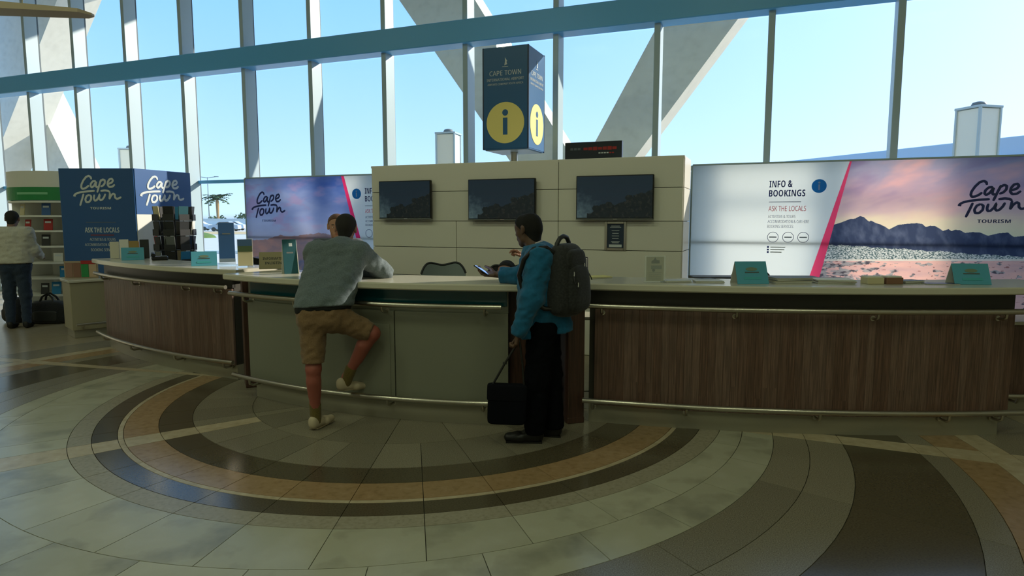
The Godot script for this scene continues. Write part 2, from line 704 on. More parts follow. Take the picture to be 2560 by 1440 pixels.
func wall_piece(o: Node3D, s0: float, s1: float, y0: float, y1: float, p0: float, p1: float, m: Material, called := "slab") -> void:
	part(called, cbox(s1 - s0, y1 - y0, p1 - p0, 0.01), m, o, fp((s0 + s1) / 2, (y0 + y1) / 2, (p0 + p1) / 2), yaw(-FA))

func build_hall() -> void:
	var c := struct("ceiling", "white plastered hall ceiling")
	wall_piece(c, HALL_L - 0.3, HALL_R + 0.3, HALL_UP, HALL_UP + 0.3, -0.4, HALL_BACK + 0.3, M.ceiling)
	var l := struct("wall_left", "pale plastered side wall of the hall")
	wall_piece(l, HALL_L - 0.3, HALL_L, -0.05, HALL_UP, -0.3, HALL_BACK, M.wall)
	var r := struct("wall_right", "pale plastered wall on the other side of the hall")
	wall_piece(r, HALL_R, HALL_R + 0.3, -0.05, HALL_UP, -0.3, HALL_BACK, M.wall)
	wall_piece(r, FACADE_R, HALL_R + 0.3, -0.05, HALL_UP, -0.3, 0.0, M.wall)
	var b := struct("wall_back", "pale plastered wall opposite the glazed front")
	wall_piece(b, HALL_L - 0.3, HALL_R + 0.3, -0.05, HALL_UP, HALL_BACK, HALL_BACK + 0.3, M.wall)
	# flat ceiling lights over the public side
	for i in 4:
		for j in 2:
			var s := -8.5 + i * 5.6
			var p := 10.5 + j * 5.4
			var at := fp(s, HALL_UP, p)
			var t := thing("ceiling_light", "square white ceiling light over the hall floor", "ceiling light", at, -FA, "ceiling lights over the hall")
			part("frame", cbox(1.5, 0.08, 1.5, 0.01), M.white, t, Vector3(0, -0.04, 0))
			part("diffuser", cbox(1.36, 0.02, 1.36, 0.004), glow_lamp(), t, Vector3(0, -0.09, 0))
			var a := AreaLight3D.new()
			a.name = "lamp"
			a.area_size = Vector2(1.36, 1.36)
			a.light_color = Color(0.95, 1.0, 0.83)
			a.light_energy = LAMP
			a.light_size = 1.0
			a.area_range = 60.0
			a.shadow_enabled = true
			t.add_child(a)
			a.position = Vector3(0, -0.115, 0)
			a.rotation.x = -PI / 2
	# a long tapering suspended fitting reaches into the picture from the upper left
	var w := thing("suspended_fitting", "long tapering beige fitting hung from the ceiling, high by the window fins", "light fitting", Vector3(-3.9, 3.26, -5.0), 0.0)
	var ring0 := [Vector3(-1.6, -0.02, 0.16), Vector3(-1.6, -0.02, -0.16), Vector3(-1.6, 0.10, -0.16), Vector3(-1.6, 0.10, 0.16)]
	var ring1 := [Vector3(0.72, -0.118, 0.10), Vector3(0.70, -0.118, -0.06), Vector3(0.70, -0.092, -0.06), Vector3(0.72, -0.092, 0.10)]
	var ring2 := [Vector3(0.785, -0.124, 0.04), Vector3(0.78, -0.124, 0.0), Vector3(0.78, -0.108, 0.0), Vector3(0.785, -0.108, 0.04)]
	part("blade", loft([ring0, ring1, ring2]), mat(Color(0.72, 0.66, 0.57), 0.5), w)
	part("hanger", tube([Vector3(-0.9, 0.03, 0), Vector3(-0.9, HALL_UP - 3.26, 0)], 0.006, 8), M.steel, w)
	part("hanger", tube([Vector3(0.25, -0.06, 0), Vector3(0.25, HALL_UP - 3.26, 0)], 0.006, 8), M.steel, w)

const LAMP := 6.5

func glow_lamp() -> StandardMaterial3D:
	if not M.has("lamp"):
		M.lamp = glow(Color(0.95, 1.0, 0.8), 1.4)
	return M.lamp

# ---------------------------------------------------------------- inlaid floor

const FC := Vector2(-0.9, -6.03)      # centre of the inlaid rings
# ring edges: [x, z, radius] of each circle; the inner ones share the centre, the outer ones drift
const EDGES := [[-0.9, -6.03, 0.62], [-0.9, -6.03, 1.47], [-0.9, -6.03, 1.936], [-0.9, -6.03, 2.18], [-0.9, -6.03, 2.421], [-0.9, -6.03, 2.459], [-0.9, -6.03, 2.625], [-0.9, -6.03, 2.773],
	[-1.093, -5.936, 3.077], [-1.097, -5.784, 3.247], [-1.12, -5.67, 3.46], [-1.152, -5.562, 3.704], [-1.291, -5.234, 4.237], [-1.293, -5.26, 4.41], [-1.293, -5.26, 4.68], [-1.293, -5.26, 4.86], [-1.293, -5.26, 5.4], [-1.293, -5.26, 6.3], [-1.293, -5.26, 7.4]]
const RINGS := ["granite", "granite", "dark_stone", "ochre", "pale", "dark_stone", "granite_pale", "marble", "marble", "granite", "granite", "dark_stone", "granite", "ochre", "pale", "granite", "plain_tile", "plain_tile"]

func edge_r(k: int, a: float) -> float:
	var e: Array = EDGES[k]
	var d := Vector2(sin(a), cos(a))
	var c := Vector2(e[0], e[1]) - FC
	var b := d.dot(c)
	return b + sqrt(maxf(b * b - c.length_squared() + e[2] * e[2], 0.0))

func build_floor() -> void:
	var f := struct("floor", "polished stone floor inlaid with curved bands of brown, ochre, grey and marble")
	wall_piece(f, HALL_L - 0.3, HALL_R + 0.3, -0.3, -0.012, -0.3, HALL_BACK + 0.3, M.grout, "screed")
	M.granite_pale = [stone(Color(0.53, 0.50, 0.42), Color(0.605, 0.575, 0.50), Color(0.65, 0.62, 0.55), 0.05, 48, 0.27, 1.0, 4)]
	var cuts := [-121.0, -111.0, -106.0, -104.4, -101.0, -91.0, -81.0, -71.0, -61.0, -56.0, -50.5, -41.0, -31.0, -21.0, -11.0, -1.0, 9.0, 19.0, 29.0, 39.0, 49.0, 59.0, 66.0, 69.0, 79.0, 89.0]
	var strips := [-106.0, -56.0, 66.0]
	var gap := 0.0022
	var count := 0
	for k in RINGS.size():
		var kind: String = RINGS[k]
		var wide := k >= 9 or k == 0
		var i := 0
		while i < cuts.size() - 1:
			var a0: float = cuts[i]
			var j := i + 1
			var strip: bool = strips.has(a0) and k > 0
			# long outer pieces span two divisions
			if not strip and wide and j < cuts.size() - 1 and not strips.has(cuts[j]):
				j += 1
			var a1: float = cuts[j]
			if k == 8 and not strip:
				# second marble course is laid half a tile further round
				if not strips.has(a1) and a1 < 80.0:
					a1 += 5.0
				if i > 0 and not strips.has(cuts[i - 1]) and a0 > -115.0:
					a0 += 5.0
			i = j
			var set_: Array = M["pale"] if strip else M[kind]
			var m: Material = set_[rng.randi() % set_.size()]
			part("tile", floor_piece(k, deg_to_rad(a0), deg_to_rad(a1), gap), m, f)
			count += 1
	# the plain field round the inlay
	var outer := Tri.new()
	var n := 72
	for i in n:
		var a0 := TAU * i / n
		var a1 := TAU * (i + 1) / n
		var da := rad_to_deg(wrapf(a0 + PI / n, -PI, PI))
		var inside: bool = da > -121.0 and da < 89.0
		var k0 := EDGES.size() - 1
		var rr0 := edge_r(k0, a0) if inside else 0.05
		var rr1 := edge_r(k0, a1) if inside else 0.05
		var q := [Vector3(FC.x + sin(a0) * rr0, 0, FC.y + cos(a0) * rr0), Vector3(FC.x + sin(a0) * 26.0, 0, FC.y + cos(a0) * 26.0), Vector3(FC.x + sin(a1) * 26.0, 0, FC.y + cos(a1) * 26.0), Vector3(FC.x + sin(a1) * rr1, 0, FC.y + cos(a1) * rr1)]
		# keep the field inside the hall's four walls
		var poly := PackedVector2Array()
		for p in q:
			poly.append(Vector2(p.x, p.z))
		var hall := PackedVector2Array()
		for p in [fp(HALL_L, 0, -0.25), fp(HALL_R, 0, -0.25), fp(HALL_R, 0, HALL_BACK), fp(HALL_L, 0, HALL_BACK)]:
			hall.append(Vector2(p.x, p.z))
		for res in Geometry2D.intersect_polygons(poly, hall):
			var pts := []
			for p in res:
				pts.append(Vector3(p.x, -0.001, p.y))
			if (pts[1] - pts[0]).cross(pts[2] - pts[0]).y < 0:
				pts.reverse()
			outer.face(pts)
	part("field", outer.done(), M.plain_tile[0], f)

func floor_piece(k: int, a0: float, a1: float, gap: float) -> ArrayMesh:
	var rings := []
	var seg := maxi(1, int(ceil(rad_to_deg(a1 - a0) / 2.5)))
	for i in seg + 1:
		var t := float(i) / seg
		var a := lerpf(a0, a1, t)
		var ri := edge_r(k, a)
		var ro := edge_r(k + 1, a)
		if i == 0:
			a += gap / ((ri + ro) * 0.5)
		if i == seg:
			a -= gap / ((ri + ro) * 0.5)
		ri += gap
		ro -= gap
		var d := Vector3(sin(a), 0, cos(a))
		var c := Vector3(FC.x, 0, FC.y)
		rings.append([c + d * ri + Vector3(0, -0.012, 0), c + d * ro + Vector3(0, -0.012, 0), c + d * ro, c + d * ri])
	return loft(rings)

# ---------------------------------------------------------------- glazed front

const FACADE_L := -16.6
const FACADE_R := 6.85
const FIN0 := 0.80
const FIN_STEP := 1.486

func build_facade() -> void:
	var f := struct("window_1", "tall glazed front of the hall with white upright fins and a deep cross beam")
	var ks := []
	for k in range(-11, 7):
		var s := FIN0 + k * FIN_STEP
		if s > FACADE_L and s < FACADE_R - 0.2:
			ks.append(s)
	for s in ks:
		part("fin", cbox(0.085, HALL_UP, 0.27, 0.006), M.alu, f, fp(s, HALL_UP / 2, 0.135), yaw(-FA))
		part("clamp_strip", cbox(0.03, HALL_UP, 0.04, 0.004), M.seal, f, fp(s, HALL_UP / 2, -0.03), yaw(-FA))
	var w := FACADE_R - FACADE_L
	var mid := (FACADE_R + FACADE_L) / 2
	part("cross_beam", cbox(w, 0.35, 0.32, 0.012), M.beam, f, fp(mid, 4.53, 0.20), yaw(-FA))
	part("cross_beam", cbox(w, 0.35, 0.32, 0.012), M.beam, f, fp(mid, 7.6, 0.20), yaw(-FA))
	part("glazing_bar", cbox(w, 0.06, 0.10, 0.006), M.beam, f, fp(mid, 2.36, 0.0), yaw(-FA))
	part("sill", cbox(w, 0.14, 0.30, 0.008), M.alu, f, fp(mid, 0.07, 0.05), yaw(-FA))
	var rows := [[0.14, 2.33], [2.39, 4.355], [4.705, 7.425], [7.775, HALL_UP]]
	var edges := [FACADE_L] + ks + [FACADE_R]
	for i in edges.size() - 1:
		for r in rows:
			var a: float = edges[i] + 0.03
			var b: float = edges[i + 1] - 0.03
			if b - a < 0.1:
				continue
			part("pane", cbox(b - a, r[1] - r[0], 0.012, 0.0), M.pane, f, fp((a + b) / 2, (r[0] + r[1]) / 2, -0.02), yaw(-FA))

# A tapering box strut: its front face lies between a left and a right edge line (two points s, y each), run from y0 up to y1.
func strut(l: Array, r: Array, y0: float, y1: float, p: float, depth: float) -> ArrayMesh:
	var rings := []
	for y in [y0, y1]:
		var a: float = l[0] + (l[2] - l[0]) * (y - l[1]) / (l[3] - l[1])
		var b: float = r[0] + (r[2] - r[0]) * (y - r[1]) / (r[3] - r[1])
		b = maxf(b, a + 0.35)
		rings.append([fp(a, y, p), fp(b, y, p), fp(b + 0.04, y, p - depth), fp(a + 0.04, y, p - depth)])
	return loft(rings)

# ---------------------------------------------------------------- outside the glass

func build_outside() -> void:
	var g := struct("ground", "paved forecourt outside the glazed front")
	part("paving", cbox(400, 0.2, 300, 0.0), stone(Color(0.78, 0.75, 0.70), Color(0.84, 0.81, 0.76), Color(0.87, 0.84, 0.79), 0.02, 70, 0.85, 0.15), g, Vector3(40, -0.2, -165))
	g.set_meta("category", "ground")
	# four leaning concrete props that carry the roof
	var pr := ["concrete prop leaning left behind the information tower", "concrete prop leaning right beside the white screen wall", "concrete prop rising to the right at the far end of the glazing", "sunlit concrete prop falling to the right at the far end of the glazing"]
	var sets := [[[-3.43, 6.137, -1.56, 3.587], [-1.71, 5.932, -0.35, 3.822], -0.1, 8.7, -2.35, 0.55], [[1.84, 5.029, 0.77, 3.115], [3.25, 5.078, 1.6, 2.898], -0.1, 8.7, -2.35, 0.55], [[-17.3, 7.578, -20.3, 3.678], [-14.45, 7.578, -17.46, 3.678], -0.1, 8.7, -2.80, 1.1], [[-18.41, 4.683, -17.85, 3.734], [-17.0, 4.901, -15.97, 3.207], -0.1, 6.2, -3.83, 1.0]]
	for i in 4:
		var q: Array = sets[i]
		var o := thing("roof_prop", pr[i], "roof prop", Vector3.ZERO, 0.0, "concrete props outside the glazing")
		part("shaft", strut(q[0], q[1], q[2], q[3], q[4], q[5]), M.concrete, o)
	var ov := struct("roof_overhang", "deep white roof overhang outside the glazed front")
	ov.set_meta("category", "roof")
	wall_piece(ov, FACADE_L - 0.3, HALL_R + 0.3, HALL_UP + 0.3, HALL_UP + 0.6, -5.2, 0.0, M.ceiling)
	# white lantern pylons along the kerb
	var py := [[10.12, -14.3, 4.03, 0.62, 0.25, "near white lantern pylon beyond the pink printed wall"], [-1.86, -19.2, 4.12, 0.62, -0.25, "white lantern pylon left of the information tower"], [-13.5, -23.2, 4.10, 0.62, 0.1, "white lantern pylon seen between the window fins"]]
	for q in py:
		var o := thing("lantern_pylon", q[5], "pylon", Vector3(q[0], 0, q[1]), q[4], "white lantern pylons outside")
		part("panel", cbox(0.54, 1.25, 0.54, 0.008), mat(Color(0.88, 0.89, 0.84), 0.4), o, Vector3(0, q[2] - 0.66, 0))
		part("panel", cbox(0.54, 1.6, 0.54, 0.008), mat(Color(0.87, 0.89, 0.84), 0.4), o, Vector3(0, q[2] - 2.12, 0))
		part("panel", cbox(0.54, 1.15, 0.54, 0.008), mat(Color(0.86, 0.88, 0.83), 0.4), o, Vector3(0, 0.58, 0))
		for x in [-0.275, 0.275]:
			for z in [-0.275, 0.275]:
				part("corner_post", cbox(0.05, q[2], 0.05, 0.005), M.alu, o, Vector3(x, q[2] / 2, z))
		part("top_frame", cbox(0.62, 0.05, 0.62, 0.006), M.alu, o, Vector3(0, q[2], 0))
		part("cap", lathe([Vector2(0.13, 0), Vector2(0.15, 0.04), Vector2(0.12, 0.10), Vector2(0.05, 0.12)], 20), M.grey, o, Vector3(0, q[2] + 0.02, 0))
	# low wing with a grey roof running away to the left
	var dir := Vector3(-0.375, 0, -0.927)
	var side := Vector3(0.927, 0, -0.375)
	var st := Vector3(16.2, 0, -18.6)
	var wing := thing("terminal_wing", "long low building wing with a grey metal roof outside", "building", Vector3.ZERO)
	var wb := Basis(side, Vector3.UP, -dir)
	part("wall", cbox(8.0, 3.2, 90.0, 0.02), mat(Color(0.80, 0.82, 0.82), 0.7), wing, st + dir * 44.0 + side * 4.6 + Vector3(0, 1.6, 0), wb)
	part("fascia", cbox(8.9, 0.34, 91.0, 0.02), mat(Color(0.80, 0.83, 0.85), 0.5), wing, st + dir * 44.0 + side * 4.4 + Vector3(0, 3.42, 0), wb)
	part("roof", cbox(8.6, 0.62, 90.6, 0.02), mat(Color(0.74, 0.79, 0.83), 0.5), wing, st + dir * 44.0 + side * 4.5 + Vector3(0, 3.9, 0), wb)
	# far car park, seen low between the fins
	var wallb := thing("boundary_wall", "long low white wall in front of the far trees", "wall", Vector3(-60, 0, -112), 0.0)
	part("wall", cbox(90, 1.45, 0.5, 0.02), M.white, wallb, Vector3(0, 0.95, 0))
	part("coping", cbox(90.4, 0.16, 0.8, 0.02), M.white, wallb, Vector3(0, 1.72, 0))
	var gr := thing("lawn", "mound of mown grass beside the car park", "lawn", Vector3(-33.0, -0.1, -62.0))
	gr.set_meta("kind", "stuff")
	part("turf", pillow(Vector3(9.0, 1.5, 5.0), 1.0, 1.0, 28, 12), stone(Color(0.26, 0.36, 0.12), Color(0.34, 0.45, 0.17), Color(0.45, 0.54, 0.25), 0.05, 71, 0.95, 0.4), gr)
	var sand := thing("sand_verge", "strip of sandy ground in the car park", "verge", Vector3(-42.0, -0.095, -84.0))
	part("ground", cbox(44.0, 0.06, 16.0, 0.01), mat(Color(0.83, 0.70, 0.48), 0.9), sand)
	var cars := [[-50.6, -104.0, "white hatchback parked by the far white wall", Color(0.84, 0.85, 0.86), 0.12], [-45.2, -104.5, "white saloon car parked beside the palm", Color(0.80, 0.82, 0.84), 0.05], [-42.6, -96.0, "silver car parked at the sandy verge", Color(0.70, 0.72, 0.73), 0.1]]
	for c in cars:
		car(c[0], c[1], c[2], c[3], c[4])
	palm(Vector3(-54.0, -0.1, -119.0), 5.4, "feathery palm tree behind the far white wall")
	palm(Vector3(-64.5, -0.1, -124.0), 4.6, "smaller palm tree beside the window fin, behind the far wall")
	for i in 7:
		var b := thing("far_bush", "round dark green bush along the far white wall", "bush", Vector3(-77.0 + i * 7.4 + rng.randf() * 2.0, -0.1, -131.0 - rng.randf() * 4.0), 0.0, "bushes along the far wall")
		part("foliage", leafy(1.9 + rng.randf() * 0.7, 2.6 + rng.randf() * 0.8, 80 + i), M_leaf(), b)
		part("stem", lathe([Vector2(0.16, 0), Vector2(0.12, 1.4)], 8), mat(Color(0.33, 0.26, 0.19), 0.9), b)
	for q in [[-24.0, -44.0], [-22.4, -43.2]]:
		var b := thing("litter_bin", "grey and white litter bin on the forecourt", "bin", Vector3(q[0], -0.1, q[1]), 0.3, "litter bins on the forecourt")
		part("body", cbox(0.75, 1.05, 0.7, 0.03), M.grey, b, Vector3(0, 0.53, 0))
		part("lid", cbox(0.82, 0.16, 0.78, 0.03), M.white, b, Vector3(0, 1.13, 0))
		part("door", cbox(0.5, 0.6, 0.03, 0.01), M.dark_grey, b, Vector3(0, 0.5, 0.36))
	var kerb := thing("kerb", "long pale concrete kerb across the forecourt", "kerb", Vector3(-20.0, -0.02, -33.0))
	part("stone", cbox(60, 0.16, 0.3, 0.02), M.concrete, kerb)
	var lp := thing("lamp_post", "tall thin street lamp beyond the palm", "street lamp", Vector3(-57.0, -0.1, -122.0))
	part("pole", lathe([Vector2(0.10, 0), Vector2(0.05, 9.6)], 10), M.grey, lp)
	part("arm", tube([Vector3(-1.6, 9.7, 0), Vector3(0, 9.5, 0), Vector3(1.6, 9.7, 0)], 0.05, 8), M.grey, lp)
	for x in [-1.7, 1.7]:
		part("lamp_head", cbox(0.8, 0.12, 0.3, 0.03), M.grey, lp, Vector3(x, 9.72, 0))

func M_leaf() -> StandardMaterial3D:
	if not M.has("leaf"):
		M.leaf = stone(Color(0.14, 0.22, 0.11), Color(0.22, 0.32, 0.16), Color(0.32, 0.42, 0.22), 0.06, 72, 0.85, 0.6)
		M.leaf.backlight_enabled = true
		M.leaf.backlight = Color(0.2, 0.3, 0.1)
	return M.leaf

# many small leaf cards on real stems, gathered in a rounded crown
func leafy(w: float, h: float, seed_: int) -> ArrayMesh:
	var r := RandomNumberGenerator.new()
	r.seed = seed_
	var t := Tri.new()
	for i in 420:
		var u := Vector3(r.randfn(), r.randfn(), r.randfn()).normalized()
		var c := Vector3(u.x * w, h * 0.55 + u.y * h * 0.48, u.z * w) * (0.65 + 0.35 * r.randf())
		c.y = maxf(c.y, 0.1)
		var a := Vector3(r.randfn(), r.randfn(), r.randfn()).normalized() * 0.28
		var b := a.cross(Vector3(r.randfn(), r.randfn(), r.randfn())).normalized() * 0.16
		t.face([c - a, c - b, c + a, c + b])
	return t.done()

func palm(at: Vector3, h: float, label: String) -> void:
	var o := thing("palm_tree", label, "palm tree", at, 0.0)
	part("trunk", lathe([Vector2(0.34, 0), Vector2(0.27, 0.5), Vector2(0.24, h * 0.5), Vector2(0.30, h * 0.9), Vector2(0.2, h)], 12), mat(Color(0.62, 0.50, 0.34), 0.9), o)
	var r := RandomNumberGenerator.new()
	r.seed = int(h * 100)
	for i in 44:
		var a := TAU * i / 22.0 + r.randf() * 0.3
		var up := 0.15 + 0.95 * r.randf()
		var l := 2.1 + r.randf() * 0.8
		var t := Tri.new()
		var pts := []
		for k in 7:
			var q := k / 6.0
			pts.append(Vector3(cos(a) * l * q, h + sin(up * 1.4) * l * q - 1.5 * q * q * l * 0.42, sin(a) * l * q))
		var sd := Vector3(-sin(a), 0, cos(a))
		for k in 6:
			var w0 := 0.46 * sin(PI * (0.12 + 0.86 * k / 6.0))
			for e in [-1.0, 1.0]:
				var dn := Vector3(0, -0.14, 0)
				var f := [pts[k], pts[k + 1], (pts[k + 1] + pts[k]) * 0.5 + sd * w0 * e * 1.5 + dn]
				t.face(f)
		part("frond", t.done(), M_leaf(), o)

func car(x: float, z: float, label: String, c: Color, turn: float) -> void:
	var o := thing("parked_car", label, "car", Vector3(x, -0.1, z), turn)
	var prof := PackedVector2Array([Vector2(-2.1, 0.35), Vector2(-2.15, 0.75), Vector2(-1.9, 0.95), Vector2(-1.2, 1.0), Vector2(-0.55, 1.42), Vector2(0.75, 1.45), Vector2(1.5, 1.02), Vector2(2.05, 0.92), Vector2(2.12, 0.5), Vector2(2.05, 0.32), Vector2(1.75, 0.3), Vector2(1.55, 0.55), Vector2(1.1, 0.55), Vector2(0.95, 0.3), Vector2(-0.95, 0.3), Vector2(-1.1, 0.55), Vector2(-1.55, 0.55), Vector2(-1.75, 0.3)])
	part("body", plate(prof, 1.7), mat(c, 0.3), o)
	for e in [0.86, -0.86]:
		part("side_window", plate(PackedVector2Array([Vector2(-1.0, 1.02), Vector2(-0.5, 1.36), Vector2(0.7, 1.38), Vector2(1.28, 1.04)]), 0.02), M.dark_grey, o, Vector3(0, 0, e))
	for wx in [-1.33, 1.33]:
		for e in [0.78, -0.78]:
			part("wheel", disc(0.31, 0.2, 20), M.black, o, Vector3(wx, 0.31, e))

# ---------------------------------------------------------------- the desk

# Three curved runs: [centre x, centre z, radius of the base, first angle, last angle]
const RUN_L := [0.38, -13.4, 7.63, -46.5, -24.7]
const RUN_C := [0.297, -9.586, 4.597, -36.6, -4.0]
const RUN_R := [3.077, -13.602, 8.857, -16.1, 4.3]

func on_run(run: Array, deg: float, off: float, y: float) -> Vector3:
	var a := deg_to_rad(deg)
	return Vector3(run[0] + sin(a) * (run[2] + off), y, run[1] + cos(a) * (run[2] + off))

func run_sector(run: Array, d0: float, d1: float, r_in: float, r_out: float, y0: float, y1: float, bev := 0.0) -> ArrayMesh:
	return sector(run[0], run[1], run[2] + r_in, run[2] + r_out, deg_to_rad(d0), deg_to_rad(d1), y0, y1, maxi(1, int((d1 - d0) / 0.8)), bev)

func rail(o: Node3D, run: Array, d0: float, d1: float, off: float, y: float, r: float, called: String, brackets: Array, reach: float, drop: float) -> void:
	var pts := []
	for i in 49:
		pts.append(on_run(run, lerpf(d0, d1, i / 48.0), off, y))
	var p := part(called, tube(pts, r, 14), M.steel, o)
	for b in brackets:
		# a bent arm from the front up to the rail
		part("bracket", tube([on_run(run, b, off - reach, y - drop), on_run(run, b, off - reach * 0.3, y - drop), on_run(run, b, off - 0.005, y - drop * 0.75), on_run(run, b, off, y - r * 0.5)], 0.011, 8), M.steel, p)
		part("rosette", tube([on_run(run, b, off - reach, y - drop), on_run(run, b, off - reach + 0.010, y - drop)], 0.02, 14), M.steel, p)

func build_counter() -> void:
	# left run, brown slatted front
	var l := thing("reception_desk", "curved brown wooden desk run below the navy sign", "desk", Vector3.ZERO, 0.0, "curved desk runs")
	part("plinth", run_sector(RUN_L, RUN_L[3], RUN_L[4], -0.45, 0.0, 0.0, 0.15), M.plinth, l)
	part("carcass", run_sector(RUN_L, RUN_L[3], RUN_L[4], -0.45, 0.0, 0.15, 1.085), M.gap, l)
	slats(l, RUN_L, RUN_L[3], RUN_L[4], 46)
	part("recessed_band", run_sector(RUN_L, RUN_L[3], RUN_L[4], -0.02, 0.018, 0.945, 1.085), M.band, l)
	rail(l, RUN_L, -46.8, -24.6, 0.115, 0.962, 0.021, "hand_rail", [-44.5, -37.0, -29.5, -25.8], 0.09, 0.06)
	rail(l, RUN_L, -47.2, -24.2, 0.115, 0.205, 0.021, "foot_rail", [-45.0, -38.0, -31.0, -25.2], 0.11, 0.07)
	var lt := thing("worktop", "pale stone worktop over the left brown desk run", "worktop", Vector3.ZERO, 0.0, "pale stone worktops")
	part("slab", run_sector(RUN_L, RUN_L[3] - 0.6, RUN_L[4] + 1.3, -0.50, 0.13, 1.0855, 1.14, 0.008), M.top, lt)
	# middle run, grey-green panels with a teal glass band
	var c := thing("reception_desk", "curved grey-green desk run with a teal band in the middle", "desk", Vector3.ZERO, 0.0, "curved desk runs")
	part("plinth", run_sector(RUN_C, RUN_C[3] + 1.2, RUN_C[4], -0.45, 0.0, 0.0, 0.15), M.plinth, c)
	part("carcass", run_sector(RUN_C, RUN_C[3] + 0.4, RUN_C[4] - 0.1, -0.45, 0.0, 0.15, 1.085), M.gap, c)
	var cuts := [RUN_C[3] + 0.6, -26.3, -15.6, -4.0]
	for i in 3:
		part("front_panel", run_sector(RUN_C, cuts[i] + 0.06, cuts[i + 1] - 0.06, 0.0, 0.03, 0.15, 0.90, 0.003), M.desk_panel, c)
	part("front_panel", run_sector(RUN_C, -20.3, -16.1, 0.03, 0.036, 0.18, 0.79, 0.002), M.desk_panel, c)
	part("teal_band", run_sector(RUN_C, RUN_C[3] + 1.2, RUN_C[4] - 0.2, 0.0, 0.022, 0.955, 1.08, 0.003), M.teal_glass, c)
	part("band_frame", run_sector(RUN_C, RUN_C[3] + 0.6, RUN_C[4] - 0.05, -0.01, 0.012, 0.90, 1.085), M.desk_panel, c)
	rail(c, RUN_C, -37.6, -4.6, 0.12, 0.962, 0.021, "hand_rail", [-35.0, -27.0, -16.4, -6.2], 0.11, 0.065)
	rail(c, RUN_C, -37.6, -5.0, 0.12, 0.205, 0.021, "foot_rail", [-34.5, -25.2, -16.0, -6.4], 0.13, 0.07)
	part("end_panel", cbox(0.42, 1.08, 0.04, 0.004), M.fin_wood, c, Vector3(0.18, 0.545, -5.10))
	var ct := thing("worktop", "pale stone worktop over the middle desk run", "worktop", Vector3.ZERO, 0.0, "pale stone worktops")
	part("slab", run_sector(RUN_C, RUN_C[3] - 1.4, RUN_C[4] + 4.3, -0.54, 0.16, 1.086, 1.14, 0.010), M.top, ct)
	# right run
	var r := thing("reception_desk", "curved brown wooden desk run in front of the pink printed wall", "desk", Vector3.ZERO, 0.0, "curved desk runs")
	part("plinth", run_sector(RUN_R, RUN_R[3], RUN_R[4] - 0.3, -0.45, 0.0, 0.0, 0.15), M.plinth, r)
	part("carcass", run_sector(RUN_R, RUN_R[3], RUN_R[4], -0.45, 0.0, 0.15, 1.085), M.gap, r)
	slats(r, RUN_R, RUN_R[3] + 0.3, RUN_R[4], 54)
	part("recessed_band", run_sector(RUN_R, RUN_R[3], RUN_R[4], -0.02, 0.018, 0.945, 1.085), M.band, r)
	rail(r, RUN_R, -16.3, 4.7, 0.115, 0.962, 0.021, "hand_rail", [-15.4, -9.0, -2.6, 3.4], 0.09, 0.06)
	rail(r, RUN_R, -16.3, 4.7, 0.115, 0.205, 0.021, "foot_rail", [-15.8, -11.2, -5.0, 1.0, 3.6], 0.11, 0.07)
	var rt := thing("worktop", "pale stone worktop strewn with leaflets and magazines", "worktop", Vector3.ZERO, 0.0, "pale stone worktops")
	part("slab", run_sector(RUN_R, RUN_R[3] - 1.4, 7.6, -0.50, 0.13, 1.0855, 1.14, 0.010), M.top, rt)
	# upright wooden fins between the runs
	for q in [[-2.575, -6.27, 0.45, "tall wooden fin between the left and middle desk runs"], [0.475, -5.16, 0.30, "tall wooden fin behind the man in the teal jacket"]]:
		var f := thing("desk_fin", q[3], "desk fin", Vector3(q[0], 0, q[1]), q[2], "wooden fins between the desk runs")
		part("board", cbox(0.14, 1.083, 0.26, 0.005), M.fin_wood, f, Vector3(0, 0.5416, 0))
		part("foot", cbox(0.144, 0.05, 0.264, 0.004), M.fin_wood, f, Vector3(0.0, 0.0251, 0.0))
	# low dark return beyond the right end
	var b := thing("end_cabinet", "low dark cabinet beyond the right end of the desk", "cabinet", Vector3(4.55, 0, -5.55), -0.05)
	part("body", cbox(1.1, 0.62, 0.7, 0.008), M.wood[0], b, Vector3(0, 0.46, 0))
	part("plinth", cbox(1.0, 0.15, 0.6, 0.005), M.plinth, b, Vector3(0, 0.075, 0))
	part("foot_rail", tube([Vector3(-0.62, 0.2, 0.45), Vector3(0.55, 0.2, 0.45)], 0.021, 12), M.steel, b)
	part("bracket", tube([Vector3(-0.4, 0.14, 0.3), Vector3(-0.4, 0.14, 0.42), Vector3(-0.4, 0.19, 0.45)], 0.011, 8), M.steel, b)
	part("top", cbox(1.14, 0.03, 0.74, 0.006), M.top, b, Vector3(0, 0.785, 0))

func slats(o: Node3D, run: Array, d0: float, d1: float, n: int) -> void:
	var st := (d1 - d0) / n
	var shapes := {}
	for i in n:
		var a := d0 + st * (i + 0.5)
		var w: float = deg_to_rad(st) * (run[2] + 0.03) - 0.0007
		var key := snappedf(w, 0.0005)
		if not shapes.has(key):
			shapes[key] = cbox(w, 0.785, 0.024, 0.0012)
		part("slat", shapes[key], M.wood[rng.randi() % 4], o, on_run(run, a, 0.018 + 0.001 * rng.randf(), 0.5425), yaw(deg_to_rad(a)))

# ---------------------------------------------------------------- white screen wall with three screens

func frontal(D: float) -> Vector3:
	return Vector3(0, 0, -D)

